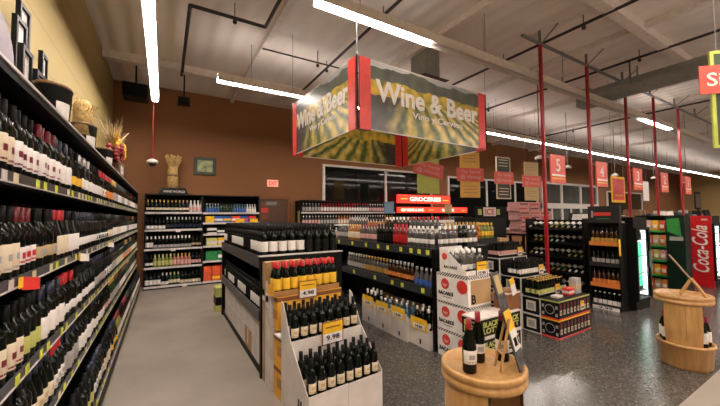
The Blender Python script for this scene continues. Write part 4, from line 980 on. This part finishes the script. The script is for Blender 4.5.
# slim display
t = thing('bottle_display', 'slim black shelf display with header board and orange shelf lips', 'display', (6.6, 2.70, 0), 0)
MB().box((.24, -.22, 0), (.27, .22, 1.50), BLACK).build('back_panel', t)
for s in (-.24, .22): MB().box((0, s, 0), (.27, s+.02, 1.50), BLACK).build('side_panel', t)
MB().box((.02, -.24, 1.50), (.12, .24, 1.80), DARK).build('header_board', t, bevel=.01)
b = MB(); b.box((.017, -.12, 1.63), (.02, .14, 1.69), RED); b.box((.017, -.1, 1.57), (.02, .1, 1.585), GREEN); b.box((.017, .15, 1.60), (.02, .18, 1.72), PC['grey']); b.build('header_logo', t)
DZ = (.06, .42, .78, 1.14)
for z in DZ:
    s = MB().box((0, -.22, z-.02), (.24, .22, z), BLACK).build('shelf', t); MB().box((-.008, -.22, z-.035), (0, .22, z+.035), PC['orange'] if z in (.42, 1.14) else DARK).build('shelf_lip', s)
for r, z in enumerate(DZ):
    for k in range(6): bottle('liquor_bottle', (6.66, 2.70-.18+k*.072, z+.001), R(180), f'{("black white-label", "brown orange-label", "black grey-label", "brown gold-label")[r]} bottle on the slim black display', f'slim display {r}', 'beer' if r in (0, 2) else 'spirit', 'dark' if r in (0, 2) else 'brown', 'white' if r == 0 else 'black', ('white', 'orange', 'grey', 'gold')[r], 'beer', 10, 85, None, False)
b = MB(); b.box((-.012, -.2, .0), (-.008, .2, .055), WHITE); o = b.build('lower_lip_card', t); text('9.99', t, (-.013, .0, .17-.14), '-x', INK, width=.2, height=.04, bold=.01)
tag(MB().box((-.03, -.006, 0), (.03, 0, .28), YEL).build('price_flag', None, (6.57, 2.455, .95)), 'bright yellow vertical price flag on the slim black display', 'price card')

def cooler(x, y, w, d, h, label, side, inner, top=None):
    """glass-door cooler; door faces -y, side wall faces -x"""
    t = thing('drink_cooler', label, 'cooler', (x, y, 0))
    MB().box((0, .04, .0), (.03, d, h), side).build('side_wall', t); MB().box((w-.03, .04, 0), (w, d, h), BLACK).build('side_wall', t)
    MB().box((.03, d-.03, 0), (w-.03, d, h), BLACK).build('back_wall', t); MB().box((.03, .04, h-.18), (w-.03, d-.03, h), BLACK).build('header', t); MB().box((.03, .04, 0), (w-.03, d-.03, .16), BLACK).build('base', t)
    f = MB(); f.box((0, 0, .16), (.045, .04, h-.18), BLACK); f.box((w-.045, 0, .16), (w, .04, h-.18), BLACK); f.box((.045, 0, .16), (w-.045, .04, .2), BLACK); f.box((.045, 0, h-.22), (w-.045, .04, h-.18), BLACK); f.build('door_frame', t)
    MB().box((.045, .015, .2), (w-.045, .02, h-.22), mat('cooler_door_glass', (.9, .95, .95), .02, noise=0, trans=1.)).build('door_glass', t)
    MB().box((w-.07, -.03, .7), (w-.05, 0, 1.0), STEEL).build('door_handle', t)
    MB().box((.06, d-.05, .2), (w-.06, d-.03, h-.22), SCREEN).build('lit_back', t)
    for z in (.32, .62, .92, 1.20): MB().box((.03, .05, z-.012), (w-.03, d-.06, z), STEEL).build('wire_shelf', t)
    MB().box((w-.036, .06, .21), (w-.031, d-.055, h-.24), SCREEN).build('glow_liner', t)  # side liner made to glow, added for the white gleam at the door
    for s in (.05,): MB().box((s, .05, .22), (s+.02, .07, h-.24), SCREEN).build('lamp_tube', t)
    return t
c = cooler(6.9, 2.33, .58, .55, 1.60, 'black glass-door drink cooler beside the slim bottle display', BLACK, None)
MB().box((.10, .06, .40), (.36, .07, 1.15), SCREENG).build('green_glow_panel', c)  # glowing panel put in for the green-lit drinks behind the glass
b = MB(); b.box((-.002, .16, 1.5), (0, .30, 1.53), WHITE); b.box((-.002, .42, .15), (0, .5, .18), WHITE); b.build('side_sticker', c)
c = cooler(10.4, 2.12, .62, .45, 1.60, 'red-sided drink cooler with flowing white script lettering', COKE, None)
tx = text('Coca-Cola', c, (-.003, .24, .86), '-x', WHITE, width=1.05, height=.26, bold=.012); tx.rotation_euler.rotate_axis('Z', R(90))
b = MB(); b.box((-.002, .1, 1.5), (0, .2, 1.53), WHITE); b.build('side_sticker', c)
for cx, cy, wd, cols in ((6.9, 2.33, 'black', ('green', 'clear')), (10.4, 2.12, 'red-sided', ('white', 'clear'))):
    for z in (.32, .62, .92, 1.20):
        for k in range(6 if wd == 'black' else 6): bottle('drink_bottle', (cx+.1+k*.078, cy+.13, z+.001), R(-90), f'{cols[k % 2]} drink bottle inside the {wd} cooler', f'{wd} cooler {cols[k % 2]}', 'beer', cols[k % 2], 'white', cols[0] if cols[0] != 'clear' else 'white', 'beer', 8, 85, None, False)
# snack merchandiser with tiered bags, facing the aisle
t = thing('snack_shelf', 'green and black snack shelf between the two drink coolers', 'shelf', (8.7, 2.20, 0))
MB().box((.24, 0, 0), (.27, .72, 1.62), GREEN).build('back_panel', t); MB().box((0, -.03, 0), (.27, 0, 1.62), BLACK).build('side_panel', t); MB().box((0, .72, 0), (.27, .75, 1.62), BLACK).build('side_panel', t); MB().box((0, 0, 1.59), (.24, .72, 1.62), BLACK).build('top_board', t)
MB().box((-.012, -.03, .02), (-.002, .25, 1.6), mat('dark_green_panel', (.004, .02, .010), .35)).build('door_panel', t)
LEAF = mat('bright_green_print', (.04, .30, .06), .35)
b = MB(); b.hexa([(-.016, .02, 1.2), (-.012, .02, 1.2), (-.012, .23, 1.3), (-.016, .23, 1.3), (-.016, .05, 1.57), (-.012, .05, 1.57), (-.012, .24, 1.55), (-.016, .24, 1.55)], LEAF); b.box((-.014, .0, 1.12), (-.0125, .2, 1.2), PC['grey']); b.build('panel_print', t)
ZS = (.1, .4, .7, 1.0, 1.3)
for z in ZS:
    s = MB().box((0, 0.26, z-.02), (.24, .72, z), BLACK).build('shelf', t); MB().box((-.008, .26, z-.025), (0, .72, z+.015), LEAF).build('shelf_lip', s)
BAGC = (PC['orange'], PC['tan'], ORA, YEL, PC['pink'], M['lime_label'])
for r, z in enumerate(ZS):
    for k in range(4):
        cw = ('orange', 'tan', 'red-orange', 'yellow', 'pink', 'lime')[(k+r*2) % 6]
        tg = thing('snack_bag', f'{cw} snack bag on the {("bottom", "fourth", "third", "second", "top")[r]} tier of green snack shelf', 'snack bag', (8.77, 2.20+.32+k*.11, z+.001), 0, f'snack bags {r} {cw}')
        b = MB(); b.hexa([(-.03, -.045, 0), (.03, -.045, 0), (.03, .045, 0), (-.03, .045, 0), (-.045, -.05, .1), (.045, -.05, .1), (.045, .05, .1), (-.045, .05, .1)], BAGC[(k+r*2) % 6]); b.hexa([(-.045, -.05, .1), (.045, -.05, .1), (.045, .05, .1), (-.045, .05, .1), (-.004, -.048, .22), (.004, -.048, .22), (.004, .048, .22), (-.004, .048, .22)], BAGC[(k+r*2) % 6]); b.build('bag_body', tg)
        MB().box((-.0475, -.03, .06), (-.044, .03, .13), WHITE).build('printed_patch', tg)
# open magazine/wire rack left of red cooler
t = thing('wire_rack', 'dark wire rack of grey packets against the red-sided cooler', 'rack', (9.85, 2.45, 0))
b = MB()
for yy in (0, .4):
    b.box((0, yy, 0), (.03, yy+.03, 1.6), BLACK); b.box((.3, yy, 0), (.33, yy+.03, 1.6), BLACK)
b.build('frame', t)
for z in (.2, .5, .8, 1.1, 1.4):
    MB().box((0, 0.03, z-.015), (.33, .4, z), STEEL).build('wire_shelf', t)
    for k in range(3):
        o = MB().box((-.05, -.055, 0), (.05, .055, .2), (PC['grey'], PC['tan'], SLATE)[k]).build('packet', None, (9.98, 2.53+k*.12, z+.001)); tag(o, f'{("grey", "tan", "dark green")[k]} packet on the dark wire rack', 'packet', f'wire rack packets {k}')

# checkout lane counters and things heaped along the top (beyond the coolers)
for i, x in enumerate((7.7, 9.4, 11.2, 13.1, 15.2)):
    t = thing('checkout_counter', f'grey checkout counter of lane {("five", "four", "three", "two", "one")[i]}', 'counter', (x, 3.5, 0))
    MB().box((0, 0, 0), (.62, 1.15, .9), DARK).build('counter_base', t); MB().box((-.03, -.03, .9), (.65, 1.15, .94), BLACK).build('belt_top', t); MB().box((.0, .05, .94), (.05, 1.1, 1.43), DARK).build('rack_panel', t)
hr = random.Random(5)
for i in range(26):
    x = 7.5 + i*.345; y = 3.45 + (i % 2)*.25
    cn, cm = hr.choice((('grey', PC['grey']), ('brown', WOODD), ('black', INK), ('dark green', SLATE), ('white', WHITE), ('dark grey', DARK)))
    t = thing('goods_box', f'{cn} packaged goods box heaped along the checkout rack tops', 'box', (x, y, 1.48), hr.uniform(-.2, .2), f'checkout heap {cn}')
    h = hr.uniform(.12, .3); MB().hexa([(-.16, -.12, 0), (.16, -.12, 0), (.16, .12, 0), (-.16, .12, 0), (-.13, -.09, h), (.13, -.09, h), (.13, .09, h), (-.13, .09, h)], cm).build('box_body', t); MB().box((-.08, -.123, h*.3), (.08, -.119, h*.55), hr.choice((INK, RED, WHITE))).build('printed_band', t)
t = thing('rack_ledge', 'long dark ledge carrying heaped goods behind the coolers', 'shelf', (7.25, 3.29, 0)); MB().box((0, 0, 1.44), (9.4, .6, 1.478), BLACK).build('ledge_board', t)
for x in (.1, 3.3, 6.6, 9.3): MB().box((x, .1, 0), (x+.06, .16, 1.44), BLACK).build('post', t)

# posters / notices on checkout side
t = thing('poster', 'red poster with yellow border hanging by checkout three', 'poster', (9.72, 3.6, 1.95)); MB().box((-.37, 0, 0), (.37, .015, .65), YEL).build('border', t); b = MB(); b.tube((-.3, .008, .65), (-.3, .008, 3.048), .004, STEEL, 4); b.tube((.3, .008, .65), (.3, .008, 3.048), .004, STEEL, 4); b.build('hanging_wire', t); MB().box((-.31, -.004, .06), (.31, 0, .59), RED).build('red_panel', t); text('3', t, (0, -.006, .38), '-y', PINKRED, height=.2); b = MB(); b.box((-.2, -.006, .15), (.2, -.004, .2), GOLD); b.build('printed_line', t)
t = thing('notice', 'small white notice sheet hanging between checkouts two and one', 'notice', (12.4, 3.9, 2.05)); MB().box((-.2, 0, 0), (.2, .01, .58), WHITE).build('sheet', t); MB().tube((0, .005, .58), (0, .005, 2.948), .004, STEEL, 5).build('string', t)
t = thing('wall_poster', 'small dark framed portrait on the tan end wall', 'picture', (26.5, 6.0, 1.9)); MB().box((-.5, 0, 0), (.5, .04, 1.0), BLACK).build('frame', t); MB().box((-.4, -.01, .1), (.4, 0, .9), PC['grey']).build('picture', t); MB().box((-.05, 0, -1.9), (.05, .04, 0), BLACK).build('stand_post', t)

# ------------------------------------------------------------------ hanging promotional boards
def promo(x, y, z0, w, h, rz, m, frame, label, band=True, lines=None, txt=('Try Some', '@ Honey'), tilt=0., bandz=.5):
    t = thing('hanging_board', label, 'sign', (x, y, z0), rz)
    MB().box((-w/2, -.008, 0), (w/2, .008, h), m).build('board', t)
    if frame:
        f = MB(); k = .03
        f.box((-w/2-.002, -.012, 0), (w/2+.002, .012, k), frame); f.box((-w/2-.002, -.012, h-k), (w/2+.002, .012, h), frame); f.box((-w/2-.002, -.012, k), (-w/2+k, .012, h-k), frame); f.box((w/2-k, -.012, k), (w/2+.002, .012, h-k), frame); f.build('frame', t)
    b = MB()
    for q in (.1, .17, .24, .78, .85, .92): b.box((-w*.33, -.0105, h*q), (w*.33, -.0085, h*q+.02), lines or m)
    b.build('chalk_lettering', t)
    bw, bh = w*1.36, h*.29
    p = MB().box((-bw/2, -.03, -bh/2), (bw/2, -.014, bh/2), PINKRED).build('red_band', t, (0, 0, h*bandz)); p.rotation_euler = (0, tilt, 0)
    text(txt[0], p, (0, -.0325, bh*(.2 if len(txt) > 1 else 0)), '-y', PC['pink'] if len(txt) > 1 else WHITE, width=bw*(.74 if len(txt) > 1 else .86), height=bh*(.27 if len(txt) > 1 else .48), bold=.012)
    if len(txt) > 1: text(txt[1], p, (0, -.0325, -bh*.2), '-y', PC['pink'], width=bw*.78, height=bh*.34, bold=.012)
    g = MB()
    for s in (-1, 1): g.tube((s*w*.4, 0, h), (s*w*.4, 0, ZC-z0-.002), .003, STEEL, 4)
    g.build('hanging_wire', t)
promo(5.42, 5.8, 2.19, .62, 1.17, R(-8), LIME, None, 'lime green hanging board with tilted red band', lines=LIME, tilt=.17)
promo(6.89, 5.8, 2.13, .60, 1.2, R(-14), GOLD, None, 'golden orange hanging board with red band', lines=KRAFT)
promo(8.29, 5.8, 2.12, .58, 1.2, R(-4), SLATE, PC['cream'], 'dark slate hanging board with cream frame and red band', lines=PC['cream'])
promo(9.66, 5.8, 2.10, .60, 1.18, R(-8), TANB, None, 'tan hanging board with red band beside the red pole', lines=KRAFT)
promo(5.00, .735, 2.31, .62, 1.0, R(-42), SLATE, LIME, 'dark green hanging board with lime frame over the dark floor', txt=('Six Pack',), lines=SLATE, bandz=.70)

# ------------------------------------------------------------------ far wall shelves
FZ = (1.80, 1.42, 1.05, .68, .08)
bay('spirits_shelf', 'black wall shelf of pale spirit bottles left of the red lit sign', 'shelf', 3.42, 6.85, 9.0, 9.5, FZ, 2.16)
MB().box((-.004, .1, .0), (0, .25, .35), M['lime_label']).build('shelf_end_card', None, (3.418, 9.0, 1.5)); o = bpy.data.objects['shelf_end_card']; tag(o, 'yellow card on the black end of the spirits shelf', 'price card')
sp = random.Random(21)
for r, z in enumerate(FZ[:4]):
    x = 3.52; i = 0
    while x < 6.76:
        if i % 6 == 0: gl, cap, lab = sp.choice((('clear', 'white', 'white'), ('white', 'white', 'pink'), ('clear', 'silver', 'grey'), ('pink', 'gold', 'cream'), ('clear', 'red', 'white'), ('amber', 'gold', 'cream'), ('red', 'red', 'white'), ('blue', 'silver', 'blue') if r > 1 else ('clear', 'white', 'pink')))
        bottle('spirits_bottle', (x, 9.07, z+.001), R(-90), f'{gl} spirits bottle with {lab} label and {cap} cap, {ROWN[r]} tier behind red-sign shelf end', f'spirits shelf {r} {gl} {cap} {lab}', 'spirit', gl, cap, lab, 'tall', 8, 88, None, False); x += .098; i += 1
t = bay('sale_shelf', 'black wall shelf under the backlit red sale signs', 'shelf', 6.93, 10.4, 9.0, 9.55, (1.35, .95, .55, .08), 1.755)
for xa, xb, za, zb, words, cat_, lw in ((6.95, 9.45, 2.12, 2.42, 'GROCERIES', 'wide backlit red sign, the upper of the sale signs', .6), (6.95, 8.2, 1.78, 1.98, 'BUY MORE & SAVE', 'backlit red sale sign with white letters, lower pair beside spirits shelf', .8), (8.25, 10.4, 1.78, 1.98, 'SAVE', 'backlit red sale sign half covered by brown card', .3)):
    s = thing('lit_sign', cat_, 'sign', ((xa+xb)/2, 8.93, za)); w = (xb-xa)/2
    MB().box((-w, 0, 0), (w, .12, zb-za), REDLIT).build('light_box', s); f = MB(); f.box((-w, -.004, -.015), (w, .12, 0), BLACK); f.box((-w, -.004, zb-za), (w, .12, zb-za+.015), BLACK); f.build('sign_frame', s)
    text(words, s, (0, -.004, (zb-za)/2), '-y', REDLITW, width=2*w*lw, height=(zb-za)*.5, bold=.02)
    y2 = MB(); y2.box((-w*.92, -.003, (zb-za)*.45), (-w*.68, -.0005, (zb-za)*.55), mat('backlit_yellow_stripe', (.9, .5, .05), .4, noise=0, emit=(1, .45, .04), es=.9)); y2.box((w*.68, -.003, (zb-za)*.35), (w*.92, -.0005, (zb-za)*.45), M['backlit_yellow_stripe']); y2.build('yellow_stripe', s)
    if za > 2:
        k = MB(); k.box((-w+.02, .12, -.36), (-w+.07, .17, zb-za), BLACK); k.box((w-.07, .12, -.36), (w-.02, .17, zb-za), BLACK); k.build('sign_post', s)
tag(MB().box((-.19, -.01, 0), (.19, 0, .34), KRAFT).build('brown_card', None, (9.33, 8.915, 1.76)), 'plain brown card covering part of the red sale sign', 'card')
for r, z in enumerate((1.35, .95, .55)):
    x = 7.03; i = 0
    while x < 10.3:
        if i % 6 == 0: gl, cap, lab = sp.choice((('clear', 'silver', 'white'), ('red', 'red', 'white'), ('clear', 'white', 'grey'), ('dark', 'silver', 'pink')))
        bottle('drink_bottle', (x, 9.09, z+.001), R(-90), f'{gl} drink bottle with {lab} label, {("top", "middle", "low")[r]} tier under the red sale signs', f'sale shelf {r} {gl} {cap} {lab}', 'spirit', gl, cap, lab, 'tall', 8, 88, None, False); x += .105; i += 1
# small blue sign hanging in front of the spirits shelf end
t = thing('shelf_sign', 'small blue-grey sign standing before the spirits shelf end', 'sign', (6.3, 8.6, 0)); MB().box((-.19, 0, 1.75), (.19, .02, 2.14), mat('blue_grey_board', (.12, .18, .26), .4)).build('board', t); MB().tube((0, .01, .02), (0, .01, 1.75), .014, BLACK, 6).build('post', t); MB().lathe([(.001, 0), (.16, 0), (.16, .02), (.001, .02)], BLACK, 16).build('base', t)

# ice chest and pink cartons
t = thing('ice_chest', 'dark ice chest with white header lettered in red', 'freezer', (6.45, 4.9, 0))
MB().box((-.5, 0, 0), (.62, .6, 1.62), DARK).build('chest_body', t); MB().box((-.52, -.02, 1.60), (.62, .06, 1.86), BLACK).build('header_panel', t)
MB().box((-.24, -.028, 1.64), (.20, -.021, 1.84), WHITE).build('white_panel', t); text('ICE', t, (-.02, -.031, 1.74), '-y', RED, width=.32, height=.14, bold=.02)
for s in (-.36, .29): MB().box((s-.06, -.026, 1.67), (s+.06, -.021, 1.80), M['lime_label']).build('yellow_tag', t)
for j in range(7):
    for i in range(3):
        t = thing('pink_carton', f'flat pink-white carton with red print, {("lowest", "second", "third", "fourth", "fifth", "sixth", "topmost")[j]} layer, {("left", "middle", "right")[i]} pile', 'carton', (7.75+i*.47+hr.uniform(-.03, .03)+j*(-.02), 4.95, 1.2+j*.112), hr.uniform(-.03, .03))
        MB().box((-.22, -.16, 0), (.22, .16, .108), PC['pink']).build('carton_body', t); MB().box((-.2, -.162, .04), (.14, -.159, .075), RED if (i+j) % 2 else PC['burgundy']).build('printed_band', t)
        if j > 4 and i == 2: 
            for ch in list(t.children): bpy.data.objects.remove(ch)
            bpy.data.objects.remove(t)
t = thing('pallet_table', 'dark low table carrying the pink cartons', 'table', (8.22, 4.95, 0)); MB().box((-.75, -.25, 1.15), (.75, .25, 1.198), BLACK).build('table_top', t)
for x in (-.7, .65):
    for y in (-.2, .15): MB().box((x, y, 0), (x+.05, y+.05, 1.15), BLACK).build('leg', t)

# ------------------------------------------------------------------ camera, world, view
yaw, pitch, roll = R(31.1), R(2.45), R(-.55)
f = Vector((math.sin(yaw)*math.cos(pitch), math.cos(yaw)*math.cos(pitch), math.sin(pitch)))
r = Vector((math.cos(yaw), -math.sin(yaw), 0)); u = r.cross(f)
r2 = r*math.cos(roll)+u*math.sin(roll); u2 = u*math.cos(roll)-r*math.sin(roll)
cam = bpy.data.cameras.new('camera'); co = bpy.data.objects.new('camera', cam); COL.objects.link(co)
co.matrix_world = Matrix(((r2.x, u2.x, -f.x, 0), (r2.y, u2.y, -f.y, 0), (r2.z, u2.z, -f.z, 1.65), (0, 0, 0, 1)))
cam.sensor_width = 36; cam.lens = 325/720*36; cam.clip_start = .05; cam.clip_end = 200
SC.camera = co
wd = bpy.data.worlds.new('world'); SC.world = wd; wd.use_nodes = True
wd.node_tree.nodes['Background'].inputs[0].default_value = (.05, .045, .04, 1); wd.node_tree.nodes['Background'].inputs[1].default_value = .2
vs = SC.view_settings; vs.view_transform = 'Standard'; vs.look = 'None'; vs.gamma = 1; vs.use_curve_mapping = False; vs.exposure = 0.45
SC.cycles.use_denoising = True
SC.cycles.max_bounces = 6; SC.cycles.diffuse_bounces = 4
SC.cycles.sample_clamp_indirect = 6
